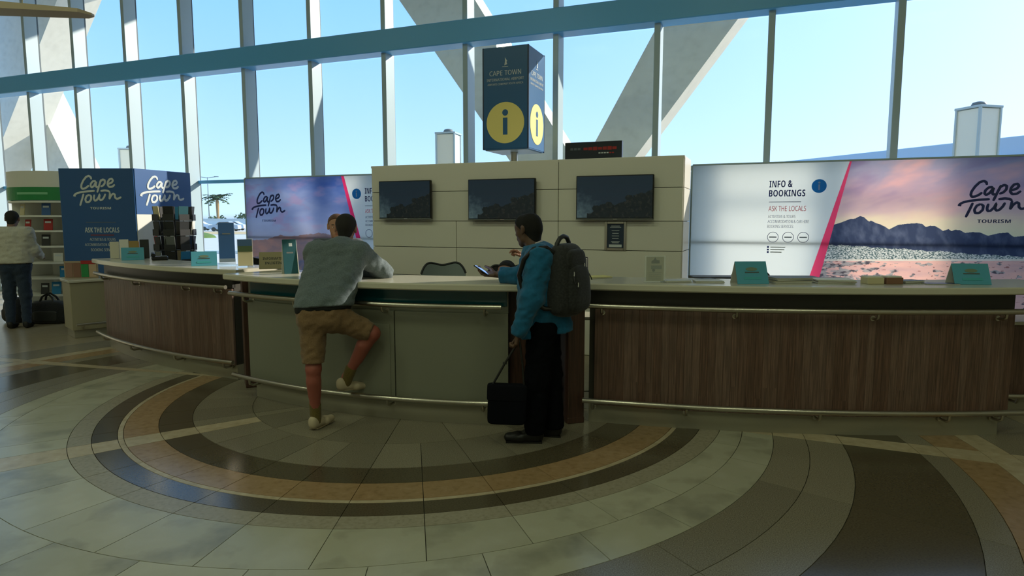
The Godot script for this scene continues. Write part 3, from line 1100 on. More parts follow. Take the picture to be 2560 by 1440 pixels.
func build_screen_wall() -> void:
	var o := thing("screen_wall", "cream panelled screen wall behind the middle of the desk", "partition", frontal(8.0), -FA)
	part("core", cbox(4.05, 2.31, 0.59, 0.004), M.gap, o, Vector3(0.0115, 1.155, -0.318))
	var rows := [[0.0, 0.46], [0.46, 0.90], [0.90, 1.272], [1.272, 1.612], [1.612, 1.99], [1.99, 2.338]]
	var g := 0.0035
	for i in rows.size():
		var cuts := [-2.025, 0.596, 2.048] if i > 3 else [-2.025, -0.767, 0.596, 2.048]
		for k in cuts.size() - 1:
			var x0: float = cuts[k] + g
			var x1: float = cuts[k + 1] - (g if k < cuts.size() - 2 else 0.0)
			part("panel", cbox(x1 - x0, rows[i][1] - rows[i][0] - g * 2, 0.022, 0.003), M.screen_panel[(i + k * 2) % 3], o, Vector3((x0 + x1) / 2, (rows[i][0] + rows[i][1]) / 2, -0.011))
		for e in [-2.0255, 2.0485]:
			part("panel", cbox(0.02, rows[i][1] - rows[i][0] - g * 2, 0.60, 0.003), M.screen_panel[i % 3], o, Vector3(e - signf(e) * 0.0, (rows[i][0] + rows[i][1]) / 2, -0.326))
	part("capping", cbox(4.09, 0.03, 0.63, 0.004), M.screen_panel[0], o, Vector3(0.0115, 2.326, -0.318))
	var pic := screen_image()
	var tv := [[-1.855, -1.083, 1.637, 2.132, "dark wall-mounted television nearest the man in the grey jumper"], [-0.554, 0.334, 1.625, 2.126, "dark wall-mounted television in the middle of the screen wall"], [0.842, 1.738, 1.632, 2.135, "dark wall-mounted television above the framed notice"]]
	for q in tv:
		var w: float = q[1] - q[0]
		var h: float = q[3] - q[2]
		var t := thing("television", q[4], "television", frontal(8.0) + yaw(-FA) * Vector3((q[0] + q[1]) / 2, (q[2] + q[3]) / 2, 0.0), -FA, "televisions on the screen wall")
		part("mount", cbox(0.3, 0.2, 0.05, 0.004), M.black, t, Vector3(0, 0, 0.025))
		part("casing", cbox(w, h, 0.045, 0.006), M.black, t, Vector3(0, 0, 0.07))
		part("screen", board(w - 0.022, h - 0.03, 0.004), pic, t, Vector3(0, 0.004, 0.0945))
		part("lower_trim", cbox(w, 0.014, 0.05, 0.003), M.grey, t, Vector3(0, -h / 2 + 0.004, 0.072))
		part("sensor", cbox(0.05, 0.008, 0.01, 0.002), M.chrome, t, Vector3(w * 0.02, -h / 2 + 0.004, 0.095))
	# framed notice
	var n := thing("framed_notice", "small navy notice in a silver frame under the third television", "notice", frontal(8.0) + yaw(-FA) * Vector3(1.297, 1.441, 0.0), -FA)
	var fw := 0.254
	var fh := 0.338
	for e in [-1.0, 1.0]:
		part("frame", cbox(0.03, fh, 0.018, 0.004), M.steel, n, Vector3(e * (fw / 2 - 0.015), 0, 0.009))
		part("frame", cbox(fw - 0.06, 0.03, 0.018, 0.004), M.steel, n, Vector3(0, e * (fh / 2 - 0.015), 0.009))
	part("sheet", cbox(fw - 0.06, fh - 0.06, 0.006, 0.0), mat(Color(0.13, 0.20, 0.29), 0.5), n, Vector3(0, 0, 0.005))
	for k in 8:
		var yy: float = [0.115, 0.10, 0.06, 0.03, 0.0, -0.03, -0.066, -0.08][k]
		part("print", cbox([0.10, 0.13, 0.09, 0.075, 0.085, 0.075, 0.10, 0.08][k], 0.006, 0.001, 0.0), M.pale_ink, n, Vector3(0.0, yy, 0.0088))
	part("footer", cbox(0.15, 0.03, 0.001, 0.0), M.pale_ink, n, Vector3(0, -0.115, 0.0088))
	# low dark sign on top of the wall
	var d := thing("roof_sign", "low dark sign with red lettering on top of the screen wall", "sign", frontal(8.0) + yaw(-FA) * Vector3(0.981, 2.341, -0.16), -FA)
	part("case", cbox(0.69, 0.205, 0.07, 0.004), mat(Color(0.10, 0.135, 0.19), 0.35), d, Vector3(0, 0.103, 0))
	for k in 7:
		part("print", cbox(0.05, 0.03 + 0.006 * (k % 3), 0.001, 0.0), M.red, d, Vector3(-0.09 + k * 0.058, 0.125, 0.0356))
	for k in 3:
		part("print", cbox(0.035, 0.026, 0.001, 0.0), mat(Color(0.35, 0.38, 0.42), 0.6), d, Vector3(-0.26 + k * 0.045, 0.125, 0.0356))
	for k in 6:
		part("print", cbox(0.024, 0.013, 0.001, 0.0), M.pale_ink if k < 4 else M.red, d, Vector3(0.08 + k * 0.032, 0.072, 0.0356))

func screen_image() -> StandardMaterial3D:
	var w := 256
	var h := 144
	var im := Image.create(w, h, false, Image.FORMAT_RGB8)
	var n := FastNoiseLite.new()
	n.seed = 5
	n.frequency = 0.02
	n.fractal_octaves = 5
	for j in h:
		for i in w:
			var x := float(i) / w
			var y := float(j) / h
			var c := Color(0.10, 0.155, 0.20).lerp(Color(0.12, 0.17, 0.22), y)
			# a dark headland falls to the lower right, paler surf at the lower left
			var ridge := 0.95 - 0.62 * x + n.get_noise_2d(i, j) * 0.22
			var sea := clampf((y - 0.45) * 1.4 - x * 1.5 + 0.25 + n.get_noise_2d(i * 2.0, j * 2.0) * 0.35, 0.0, 1.0)
			c = c.lerp(Color(0.30, 0.37, 0.39), sea)
			if y > ridge and x > 0.14:
				c = Color(0.07, 0.10, 0.115).lerp(Color(0.17, 0.17, 0.16), clampf(n.get_noise_2d(i * 3.0, j * 3.0 + 90.0) + 0.1, 0.0, 1.0))
			im.set_pixel(i, j, c)
	var m := mat(Color.WHITE, 0.22)
	m.albedo_texture = ImageTexture.create_from_image(im)
	m.emission_enabled = true
	m.emission = Color.BLACK
	m.emission_texture = m.albedo_texture
	m.emission_energy_multiplier = 0.5
	m.emission_operator = BaseMaterial3D.EMISSION_OP_ADD
	return m

# ---------------------------------------------------------------- printed fabric walls

const PD := 9.3

func fabric(im: Image) -> StandardMaterial3D:
	var m := mat(Color.WHITE, 0.85)
	m.albedo_texture = ImageTexture.create_from_image(im)
	m.backlight_enabled = true
	m.backlight = Color(1.8, 1.8, 1.8)
	return m

func liner() -> StandardMaterial3D:
	if not M.has("liner"):
		M.liner = mat(Color(0.97, 0.97, 0.96), 0.9)
		M.liner.backlight_enabled = true
		M.liner.backlight = Color(1.25, 1.25, 1.25)
	return M.liner

func poly_y(p: Array, x: float) -> float:
	for i in p.size() - 1:
		if x <= p[i + 1][0]:
			return lerpf(p[i][1], p[i + 1][1], clampf((x - p[i][0]) / (p[i + 1][0] - p[i][0]), 0.0, 1.0))
	return p[-1][1]

func ramp(stops: Array, t: float) -> Color:
	for i in stops.size() - 1:
		if t <= stops[i + 1][0]:
			return stops[i][1].lerp(stops[i + 1][1], clampf((t - stops[i][0]) / (stops[i + 1][0] - stops[i][0]), 0.0, 1.0))
	return stops[-1][1]

const RIDGE := [[3.6, 1.45], [4.0, 1.52], [4.222, 1.59], [4.327, 1.637], [4.38, 1.642], [4.431, 1.672], [4.47, 1.66], [4.506, 1.625], [4.53, 1.607], [4.549, 1.618], [4.60, 1.59], [4.644, 1.575], [4.70, 1.545], [4.74, 1.515], [4.828, 1.568], [4.92, 1.582], [5.018, 1.589], [5.07, 1.58], [5.108, 1.545], [5.15, 1.56], [5.197, 1.557], [5.24, 1.53], [5.278, 1.501], [5.33, 1.522], [5.36, 1.50], [5.393, 1.515], [5.44, 1.512], [5.491, 1.48], [5.56, 1.49], [5.632, 1.486], [5.709, 1.45], [5.80, 1.478], [5.891, 1.488], [5.92, 1.46], [5.949, 1.439], [6.04, 1.452], [6.2, 1.42], [6.7, 1.40]]

func beach_print(x0: float, x1: float, y0: float, y1: float, w: int, h: int) -> Image:
	var im := Image.create(w, h, false, Image.FORMAT_RGB8)
	var n := FastNoiseLite.new()
	n.seed = 12
	n.frequency = 1.0
	n.fractal_octaves = 4
	var white := Color(0.80, 0.825, 0.815)
	var pink := Color(0.90, 0.28, 0.42)
	var sky := [[1.42, Color(0.86, 0.83, 0.68)], [1.60, Color(0.88, 0.80, 0.68)], [1.74, Color(0.83, 0.70, 0.68)], [1.95, Color(0.78, 0.64, 0.67)], [2.12, Color(0.68, 0.61, 0.68)], [2.32, Color(0.63, 0.62, 0.70)]]
	for j in h:
		var y := lerpf(y1, y0, (j + 0.5) / h)
		var e0 := 4.293 + (y - 2.321) * 0.2716
		var e1 := 4.314 + (y - 2.321) * 0.205
		for i in w:
			var x := lerpf(x0, x1, (i + 0.5) / w)
			var c := white
			if x >= e0 and x < e1:
				c = pink
			elif x >= e1:
				var ridge := poly_y(RIDGE, x)
				if y > ridge:
					var s := n.get_noise_2d(x * 1.1 + y * 0.9, y * 3.2 - x * 1.1)
					var s2 := n.get_noise_2d(x * 0.7 - 9.0 + y * 0.8, y * 2.2 - x * 0.8 + 4.0)
					c = ramp(sky, y + s * 0.10)
					c = c.lerp(Color(0.56, 0.48, 0.60), clampf(s2 * 1.3 - 0.05, 0.0, 0.75) * clampf((y - 1.66) * 3.5, 0.0, 1.0))
					c = c.lerp(Color(0.96, 0.70, 0.66), clampf(-s2 * 1.2 - 0.1, 0.0, 0.7) * clampf((y - 1.58) * 3.5, 0.0, 1.0))
				else:
					var town_top := 1.325 - (x - 4.235) * 0.058
					var shore := 1.134 + (x - 4.244) * 0.024
					if y > town_top + n.get_noise_2d(x * 9.0, 3.0) * 0.02:
						var r := n.get_noise_2d(x * 7.0, y * 4.0 + x * 2.0)
						c = Color(0.235, 0.27, 0.36).lerp(Color(0.34, 0.37, 0.45), clampf(r * 1.4 + 0.2, 0.0, 1.0))
					elif y > shore:
						var r := n.get_noise_2d(x * 34.0, y * 60.0)
						var r2 := n.get_noise_2d(x * 12.0, y * 26.0 + 7.0)
						c = Color(0.80, 0.80, 0.77) if r > 0.04 else Color(0.33, 0.40, 0.40) if r2 > -0.08 else Color(0.55, 0.58, 0.56)
						if y < shore + 0.02:
							c = Color(0.84, 0.80, 0.74)
					else:
						var r := n.get_noise_2d(x * 2.2, y * 8.0 + 20.0)
						c = Color(0.90, 0.70, 0.64).lerp(Color(0.80, 0.64, 0.62), clampf(r + 0.3, 0.0, 1.0))
						# rocks in the shallows on the left
						var left := clampf(1.0 - (x - e1) / 0.85, 0.0, 1.0)
						var k := n.get_noise_2d(x * 4.5, y * 11.0 + 50.0) + left * 0.55 - 0.33
						if k > 0.0:
							c = Color(0.66, 0.62, 0.60).lerp(Color(0.33, 0.31, 0.33), clampf(n.get_noise_2d(x * 11.0, y * 20.0) * 2.0 + 0.2, 0.0, 1.0))
						elif n.get_noise_2d(x * 9.0 + 30.0, y * 24.0) > 0.50:
							c = Color(0.62, 0.43, 0.40)
			im.set_pixel(i, j, c)
	return im

func mountain_print(x0: float, x1: float, y0: float, y1: float, w: int, h: int) -> Image:
	var im := Image.create(w, h, false, Image.FORMAT_RGB8)
	var n := FastNoiseLite.new()
	n.seed = 33
	n.frequency = 1.0
	n.fractal_octaves = 4
	var ridge := [[-4.9, 1.27], [-4.70, 1.284], [-4.45, 1.30], [-4.181, 1.377], [-4.02, 1.35], [-3.85, 1.36], [-3.70, 1.385], [-3.36, 1.41], [-3.15, 1.39], [-2.976, 1.303], [-2.6, 1.26]]
	for j in h:
		var y := lerpf(y1, y0, (j + 0.5) / h)
		var e0 := -2.919 - (y - 2.307) * 0.262
		var e1 := -2.866 - (y - 2.305) * 0.215 + (2.305 - y) * 0.075
		for i in w:
			var x := lerpf(x0, x1, (i + 0.5) / w)
			var c := Color(0.80, 0.825, 0.82)
			if x < e0:
				var s := n.get_noise_2d(x * 1.0 - y * 0.6, y * 2.4)
				var across := clampf((x + 4.9) / 2.1 + s * 0.35, 0.0, 1.0)
				var high := clampf((y - 1.5) / 0.7, 0.0, 1.0)
				c = Color(0.70, 0.72, 0.82).lerp(Color(0.27, 0.37, 0.62), across * (0.35 + 0.65 * high))
				c = c.lerp(Color(0.72, 0.56, 0.68), clampf(n.get_noise_2d(x * 1.5, y * 3.5 + 8.0) * 1.6 - 0.1, 0.0, 0.6) * (1.0 - across * 0.5))
				c = c.lerp(Color(0.80, 0.74, 0.74), clampf(1.62 - y, 0.0, 0.4) * 1.6)
				var rg := poly_y(ridge, x) + n.get_noise_2d(x * 9.0, 1.0) * 0.015
				if y < rg:
					var d := clampf((rg - y) / 0.5, 0.0, 1.0)
					c = Color(0.74, 0.54, 0.47).lerp(Color(0.50, 0.45, 0.48), clampf((x + 4.9) / 1.9 + n.get_noise_2d(x * 3.0, y * 6.0) * 0.4, 0.0, 1.0))
					c = c.lerp(Color(0.30, 0.38, 0.50), clampf((0.98 - y) * 3.0 + n.get_noise_2d(x * 4.0, y * 5.0), 0.0, 0.85))
			elif x < e1:
				c = Color(0.86, 0.20, 0.40)
			im.set_pixel(i, j, c)
	return im

func icon_i(o: Node3D, at: Vector3, r: float, m: Material, mi: Material, b := Basis.IDENTITY) -> void:
	part("badge", disc(r, 0.004, 48), m, o, at, b)
	part("badge_dot", disc(r * 0.155, 0.003, 20), mi, o, at + b * Vector3(0, r * 0.49, 0.003), b)
	part("badge_bar", cbox(r * 0.24, r * 0.82, 0.003, 0.0), mi, o, at + b * Vector3(0, -r * 0.17, 0.003), b)

func build_printed_walls() -> void:
	# right: sunset beach
	var o := thing("printed_wall", "backlit fabric wall printed with a pink sunset beach and dark mountains", "display wall", frontal(PD), -FA, "printed fabric walls")
	var x0 := 2.494
	var x1 := 6.9
	var y0 := 0.06
	var y1 := 2.321
	part("fabric", sheet(x1 - x0, y1 - y0), fabric(beach_print(x0, x1, y0, y1, 1240, 640)), o, Vector3((x0 + x1) / 2, (y0 + y1) / 2, 0))
	part("top_rail", cbox(x1 - x0, 0.022, 0.20, 0.004), M.alu, o, Vector3((x0 + x1) / 2, y1 + 0.004, -0.09))
	part("liner", sheet(x1 - x0, y1 - y0), liner(), o, Vector3((x0 + x1) / 2, (y0 + y1) / 2, -0.16))
	part("middle_rail", cbox(x1 - x0, 0.03, 0.012, 0.002), M.alu, o, Vector3((x0 + x1) / 2, 1.337, -0.024))
	part("foot_rail", cbox(x1 - x0, 0.06, 0.4, 0.004), M.alu, o, Vector3((x0 + x1) / 2, 0.03, -0.12))
	for x in [x0 - 0.008, x1 + 0.008]:
		part("side_rail", cbox(0.022, y1 - y0, 0.20, 0.004), M.alu, o, Vector3(x, (y0 + y1) / 2, -0.09))
	var z := 0.004
	words("INFO &", 0.082, 0.265, M.print_ink, o, Vector3(3.55, 2.066, z), Basis.IDENTITY, true)
	words("BOOKINGS", 0.082, 0.41, M.print_ink, o, Vector3(3.623, 1.952, z), Basis.IDENTITY, true)
	part("rule", cbox(0.365, 0.007, 0.002, 0.0), M.print_ink, o, Vector3(3.603, 1.846, z))
	words("ASK THE LOCALS", 0.062, 0.425, M.print_pink, o, Vector3(3.632, 1.765, z))
	words("ACTIVITIES & TOURS", 0.036, 0.312, M.print_ink, o, Vector3(3.573, 1.668, z))
	words("ACCOMMODATION & CAR HIRE", 0.036, 0.466, M.print_ink, o, Vector3(3.648, 1.606, z))
	words("BOOKING SERVICES:", 0.036, 0.30, M.print_ink, o, Vector3(3.564, 1.546, z))
	for q in [3.483, 3.656, 3.827]:
		ring_mark(o, Vector3(q, 1.414, z), 0.062)
		part("print", cbox(0.085, 0.012, 0.002, 0.0), mat(Color(0.42, 0.48, 0.58), 0.6), o, Vector3(q, 1.414, z))
	for k in 3:
		part("print", cbox(0.022, 0.022, 0.002, 0.0), M.print_ink, o, Vector3(3.432, 1.29 - k * 0.031, z))
		part("print", cbox([0.17, 0.16, 0.13][k], 0.010, 0.002, 0.0), mat(Color(0.58, 0.62, 0.66), 0.6), o, Vector3(3.46 + [0.17, 0.16, 0.13][k] / 2, 1.29 - k * 0.031, z))
	icon_i(o, Vector3(3.976, 2.032, z), 0.082, M.print_blue, M.print_white)
	wordmark(0.64, M.print_ink, o, Vector3(5.735, 1.858, z), Basis.IDENTITY, 15.0, 1.12)
	words("TOURISM", 0.038, 0.31, M.print_ink, o, Vector3(5.752, 1.612, z), Basis.IDENTITY, true)
	# left: dusk mountain
	var l := thing("printed_wall", "backlit fabric wall printed with a blue dusk sky and peach mountains", "display wall", frontal(PD), -FA, "printed fabric walls")
	x0 = -4.885
	x1 = -1.0
	y1 = 2.325
	part("fabric", sheet(x1 - x0, y1 - y0), fabric(mountain_print(x0, x1, y0, y1, 1000, 600)), l, Vector3((x0 + x1) / 2, (y0 + y1) / 2, 0))
	part("top_rail", cbox(x1 - x0, 0.022, 0.20, 0.004), M.alu, l, Vector3((x0 + x1) / 2, y1 + 0.004, -0.09))
	part("liner", sheet(x1 - x0, y1 - y0), liner(), l, Vector3((x0 + x1) / 2, (y0 + y1) / 2, -0.16))
	part("middle_rail", cbox(x1 - x0, 0.03, 0.012, 0.002), M.alu, l, Vector3((x0 + x1) / 2, 1.33, -0.024))
	part("foot_rail", cbox(x1 - x0, 0.06, 0.4, 0.004), M.alu, l, Vector3((x0 + x1) / 2, 0.03, -0.12))
	for x in [x0 - 0.008, x1 + 0.008]:
		part("side_rail", cbox(0.022, y1 - y0, 0.20, 0.004), M.alu, l, Vector3(x, (y0 + y1) / 2, -0.09))
	wordmark(0.70, M.print_ink, l, Vector3(-4.40, 1.875, z), Basis.IDENTITY, 15.0, 1.1)
	words("TOURISM", 0.035, 0.29, M.print_ink, l, Vector3(-4.40, 1.612, z), Basis.IDENTITY, true)
	icon_i(l, Vector3(-2.635, 2.035, z), 0.082, M.print_blue, M.print_white)
	words("INFO &", 0.09, 0.27, M.print_ink, l, Vector3(-2.345, 2.078, z), Basis.IDENTITY, true)
	words("BOOKINGS", 0.09, 0.42, M.print_ink, l, Vector3(-2.27, 1.955, z), Basis.IDENTITY, true)
	part("rule", cbox(0.36, 0.007, 0.002, 0.0), M.print_ink, l, Vector3(-2.30, 1.846, z))
	words("ASK THE LOCALS", 0.062, 0.425, M.print_pink, l, Vector3(-2.27, 1.765, z))
	words("ACTIVITIES & TOURS", 0.036, 0.312, M.print_ink, l, Vector3(-2.325, 1.668, z))
	words("ACCOMMODATION & CAR HIRE", 0.036, 0.44, M.print_ink, l, Vector3(-2.262, 1.606, z))
	words("BOOKING SERVICES:", 0.036, 0.30, M.print_ink, l, Vector3(-2.332, 1.546, z))
	for q in [-2.42, -2.25, -2.09]:
		ring_mark(l, Vector3(q, 1.414, z), 0.062)

func ring_mark(o: Node3D, at: Vector3, r: float) -> void:
	var pts := []
	for k in 33:
		pts.append(Vector3(cos(TAU * k / 32.0), sin(TAU * k / 32.0), 0) * r)
	part("ring", tube(pts, 0.0035, 6, false, 0.4), M.print_ink, o, at)

# ---------------------------------------------------------------- information tower

func build_info_tower() -> void:
	var o := thing("information_tower", "tall navy box sign with a yellow information badge on a steel post", "sign", frontal(8.9) + yaw(-FA) * Vector3(-0.1, 0, -0.34), -FA)
	var y0 := 2.585
	var y1 := 3.945
	var h := y1 - y0
	var w := 0.67
	var my := (y0 + y1) / 2
	part("post", tube([Vector3(0, 0, 0), Vector3(0, y0 + 0.02, 0)], 0.055, 20), M.steel, o)
	part("foot_plate", cbox(0.45, 0.02, 0.45, 0.004), M.steel, o, Vector3(0, 0.01, 0))
	part("box", cbox(w - 0.012, h, w - 0.012, 0.004), M.tower_navy, o, Vector3(0, my, 0))
	part("underside", cbox(w - 0.06, 0.012, w - 0.06, 0.003), M.alu, o, Vector3(0, y0 - 0.004, 0))
	for k in 4:
		var b := yaw(k * PI / 2)
		part("face", cbox(w - 0.03, h - 0.03, 0.008, 0.002), M.tower_navy, o, Vector3(0, my, 0) + b * Vector3(0, 0, w / 2 - 0.004), b)
		part("corner_trim", cbox(0.022, h, 0.022, 0.004), mat(Color(0.13, 0.20, 0.30), 0.35), o, Vector3(0, my, 0) + b * Vector3(w / 2 - 0.009, 0, w / 2 - 0.009), b)
		var f := b * Vector3(0, 0, w / 2 + 0.002)
		icon_i(o, Vector3(0, 2.94, 0) + f, 0.275, M.yellow, M.tower_navy, b)
		words("CAPE TOWN", 0.062, 0.46, M.pale_ink, o, Vector3(0, 3.60, 0) + f, b)
		words("INTERNATIONAL AIRPORT", 0.034, 0.54, M.pale_ink, o, Vector3(0, 3.515, 0) + f, b)
		words("AIRPORTS COMPANY SOUTH AFRICA", 0.026, 0.52, M.pale_ink, o, Vector3(0, 3.455, 0) + f, b)
		# small bird-like emblem
		part("emblem", plate(PackedVector2Array([Vector2(-0.012, -0.045), Vector2(0.03, -0.03), Vector2(0.018, 0.0), Vector2(0.03, 0.012), Vector2(-0.005, 0.06), Vector2(-0.002, 0.01)]), 0.003), M.pale_ink, o, Vector3(0, 3.74, 0) + f, b)
		part("emblem_base", cbox(0.085, 0.007, 0.003, 0.0), M.pale_ink, o, Vector3(0, 3.68, 0) + f, b)
	# added glowing tube standing in for a bright glint above the tower
	var t := thing("glint_tube", "short added glowing tube for a bright glint above the information tower", "lamp", frontal(8.9) + yaw(-FA) * Vector3(-0.16, y1 + 0.0, -0.12), -FA)
	part("base", cbox(0.24, 0.02, 0.06, 0.004), M.white, t, Vector3(0, 0.01, 0))
	part("tube", tube([Vector3(-0.105, 0.042, 0.01), Vector3(0.105, 0.042, 0.01)], 0.02, 14), glow(Color(1.0, 1.0, 0.93), 2.0), t)
	var li := OmniLight3D.new()
	li.name = "lamp"  # light added with the glint tube, no real fitting
	li.light_color = Color(1.0, 1.0, 0.93)
	li.light_energy = 0.03
	li.light_size = 0.05
	li.omni_range = 40.0
	li.omni_attenuation = 2.0
	li.shadow_enabled = true
	t.add_child(li)
	li.position = Vector3(0, 0.042, 0.06)

# ---------------------------------------------------------------- things on the left

func build_left_side() -> void:
	# navy display tower: front faces the hall, right side turned to the window
	var o := thing("display_tower", "navy display tower lettered in white behind the left end of the desk", "display stand", Vector3(-5.80, 0, -10.0))
	var a := Vector3(-1.14, 0, 0.0)
	var d := Vector3(0.36, 0, -1.0)
	var H := 2.41
	var core := [Vector3(-1.12, 0, -0.02), Vector3(-0.03, 0, -0.02), Vector3(0.30, 0, -0.98), Vector3(-0.8, 0, -0.98)]
	var up := []
	for p in core:
		up.append(p + Vector3(0, H - 0.01, 0))
	part("core", loft([core, up]), M.white, o)
	part("front_panel", cbox(1.145, H, 0.03, 0.004), M.navy, o, Vector3(-0.57, H / 2, 0.0))
	var sb := Basis(d.normalized(), Vector3.UP, d.normalized().cross(Vector3.UP))
	var len_ := d.length()
	part("side_panel", cbox(len_, 0.70, 0.03, 0.004), M.navy, o, d * 0.5 + Vector3(0, H - 0.35, 0) + sb.z * 0.0, sb)
	part("side_base", cbox(len_, H - 0.70, 0.03, 0.004), M.white, o, d * 0.5 + Vector3(0, (H - 0.70) / 2, 0), sb)
	part("niche", cbox(0.5, 0.52, 0.012, 0.003), M.grey, o, d * 0.52 + Vector3(0, 1.36, 0) + sb.z * 0.016, sb)
	for k in 4:
		part("leaflet", cbox(0.10, 0.2, 0.008, 0.002), [M.paper, M.deep_teal, M.cream, M.green][k], o, d * (0.52 + (k - 1.5) * 0.11) + Vector3(0, 1.27 + 0.2 * (k % 2), 0) + sb.z * 0.03, sb)
	var z := 0.017
	wordmark(0.72, M.pale_ink, o, Vector3(-0.56, 2.07, z), Basis.IDENTITY, 16.0, 1.12)
	words("TOURISM", 0.035, 0.32, M.pale_ink, o, Vector3(-0.53, 1.805, z), Basis.IDENTITY, true)
	words("ASK THE LOCALS", 0.078, 0.53, M.pale_ink, o, Vector3(-0.53, 1.47, z), Basis.IDENTITY, true)
	part("rule", cbox(0.46, 0.006, 0.002, 0.0), M.grey, o, Vector3(-0.54, 1.59, z))
	part("rule", cbox(0.36, 0.02, 0.002, 0.0), mat(Color(0.45, 0.24, 0.32), 0.6), o, Vector3(-0.53, 1.392, z))
	words("ACTIVITIES & TOURS", 0.042, 0.40, M.pale_ink, o, Vector3(-0.53, 1.325, z))
	words("ACCOMMODATION & CAR HIRE", 0.042, 0.56, M.pale_ink, o, Vector3(-0.53, 1.245, z))
	words("BOOKING SERVICES", 0.042, 0.38, M.pale_ink, o, Vector3(-0.53, 1.165, z))
	var f := d * 0.47 + sb.z * 0.018
	wordmark(0.82, M.pale_ink, o, f + Vector3(0, 2.08, 0), sb, 16.0, 1.0)
	words("TOURISM", 0.036, 0.36, M.pale_ink, o, f + Vector3(0, 1.80, 0), sb, true)
	# curved white leaflet shelves with a green header
	var s := thing("leaflet_shelves", "curved white shelf unit with a green header band and leaflets", "shelves", Vector3(-7.72, 0, -11.35))
	var r := 0.86
	part("back", sector(0, 0, r - 0.56, r - 0.54, -1.25, 0.75, 0.0, 2.40, 20), M.white, s)
	part("header", sector(0, 0, r - 0.03, r, -1.25, 0.75, 2.155, 2.41, 24), M.white, s)
	part("green_band", sector(0, 0, r - 0.02, r + 0.008, -1.25, 0.75, 1.945, 2.155, 24), M.green, s)
	part("band_print", sector(0, 0, r + 0.008, r + 0.010, -0.35, 0.25, 2.035, 2.07, 10), mat(Color(0.5, 0.75, 0.58), 0.6), s)
	var ys := [1.92, 1.69, 1.445, 1.19, 0.925, 0.67, 0.39, 0.05]
	for y in ys:
		part("shelf", sector(0, 0, r - 0.55, r, -1.25, 0.75, y - 0.018, y + 0.012, 24, 0.003), M.white, s)
	part("end_panel", cbox(0.02, 2.40, 0.56, 0.003), M.white, s, Vector3(sin(0.75), 0, cos(0.75)) * (r - 0.28) + Vector3(0, 1.2, 0), yaw(0.75))
	part("end_panel", cbox(0.02, 2.40, 0.56, 0.003), M.white, s, Vector3(sin(-1.25), 0, cos(-1.25)) * (r - 0.28) + Vector3(0, 1.2, 0), yaw(-1.25))
	var cols := [M.navy, M.red, M.paper, M.dark_grey, M.deep_teal, M.icon_blue, M.cream, M.grey]
	var spots := [[0.13, 1.69, 0.21, 0], [0.15, 1.445, 0.2, 1], [-0.34, 1.445, 0.19, 1], [0.08, 1.19, 0.2, 3], [0.52, 1.445, 0.21, 4], [0.52, 1.19, 0.2, 0], [0.40, 0.67, 0.2, 5], [0.22, 0.39, 0.22, 5], [-0.02, 0.39, 0.2, 3], [0.55, 0.39, 0.18, 4], [-0.5, 1.69, 0.2, 6], [-0.62, 0.67, 0.2, 2], [-0.4, 0.925, 0.18, 7], [0.3, 0.925, 0.16, 2], [-0.75, 1.19, 0.2, 5]]
	var bl := ["navy", "red", "white", "black", "teal", "blue", "cream", "grey"]
	for q in spots:
		var p := Vector3(-7.72, 0, -11.35) + Vector3(sin(q[0]), 0, cos(q[0])) * (r - 0.12) + Vector3(0, q[1] + 0.0125, 0)
		var b := thing("brochure", "%s brochure on the %s white curved shelf down%s" % [bl[q[3]], ["first", "second", "third", "fourth", "fifth", "sixth", "seventh"][ys.find(q[1])], " by the navy tower" if q[0] > 0.45 else " by the shelf end panel" if q[0] < -0.3 else ""], "brochure", p, q[0], "brochures on the curved shelves")
		part("cover", cbox(0.135, q[2] * 0.92, 0.012, 0.002), cols[q[3]], b, Vector3(0, q[2] * 0.46, 0), Basis(Vector3.RIGHT, -0.12))
		part("title", cbox(0.09, 0.03, 0.002, 0.0), M.pale_ink, b, Vector3(0, q[2] * 0.66, 0.0), Basis(Vector3.RIGHT, -0.12)).position.z = 0.007 - 0.12 * q[2] * 0.2
	# white sill-height box behind the shelves
	var wb := thing("white_cabinet", "low white cabinet by the window beside the shelf unit", "cabinet", Vector3(-9.15, 0, -10.55))
	part("body", cbox(0.9, 0.5, 0.5, 0.008), M.white, wb, Vector3(0, 0.28, 0))
	part("plinth", cbox(0.84, 0.03, 0.44, 0.0), M.dark_grey, wb, Vector3(0, 0.015, 0))
	part("top", cbox(0.94, 0.03, 0.54, 0.006), M.white, wb, Vector3(0, 0.545, 0))
	# revolving wire rack
	var w := thing("brochure_rack", "black revolving wire rack full of brochures beside the navy tower", "rack", Vector3(-4.93, 0, -9.45))
	part("base", lathe([Vector2(0.26, 0), Vector2(0.26, 0.02), Vector2(0.05, 0.05)], 28), M.black, w)
	part("pole", tube([Vector3(0, 0.02, 0), Vector3(0, 1.82, 0)], 0.016, 12), M.black, w)
	for tier in 6:
		var y := 0.55 + tier * 0.215
		var pts := []
		for k in 29:
			pts.append(Vector3(cos(TAU * k / 28.0), 0, sin(TAU * k / 28.0)) * 0.265 + Vector3(0, y, 0))
		part("hoop", tube(pts, 0.005, 6, false), M.black, w)
		for k in 8:
			var an := TAU * k / 8.0 + 0.2
			var ub := yaw(an)
			part("pocket", cbox(0.15, 0.09, 0.004, 0.001), M.dark_grey, w, Vector3(0, y + 0.035, 0) + ub * Vector3(0, 0, 0.272), ub)
			part("leaflet", cbox(0.14, 0.19, 0.012, 0.002), cols[(k * 3 + tier * 5) % 8] if (k + tier) % 3 == 0 else M.dark_grey, w, Vector3(0, y + 0.10, 0) + ub * Vector3(0, 0.0, 0.25), ub * Basis(Vector3.RIGHT, 0.12))
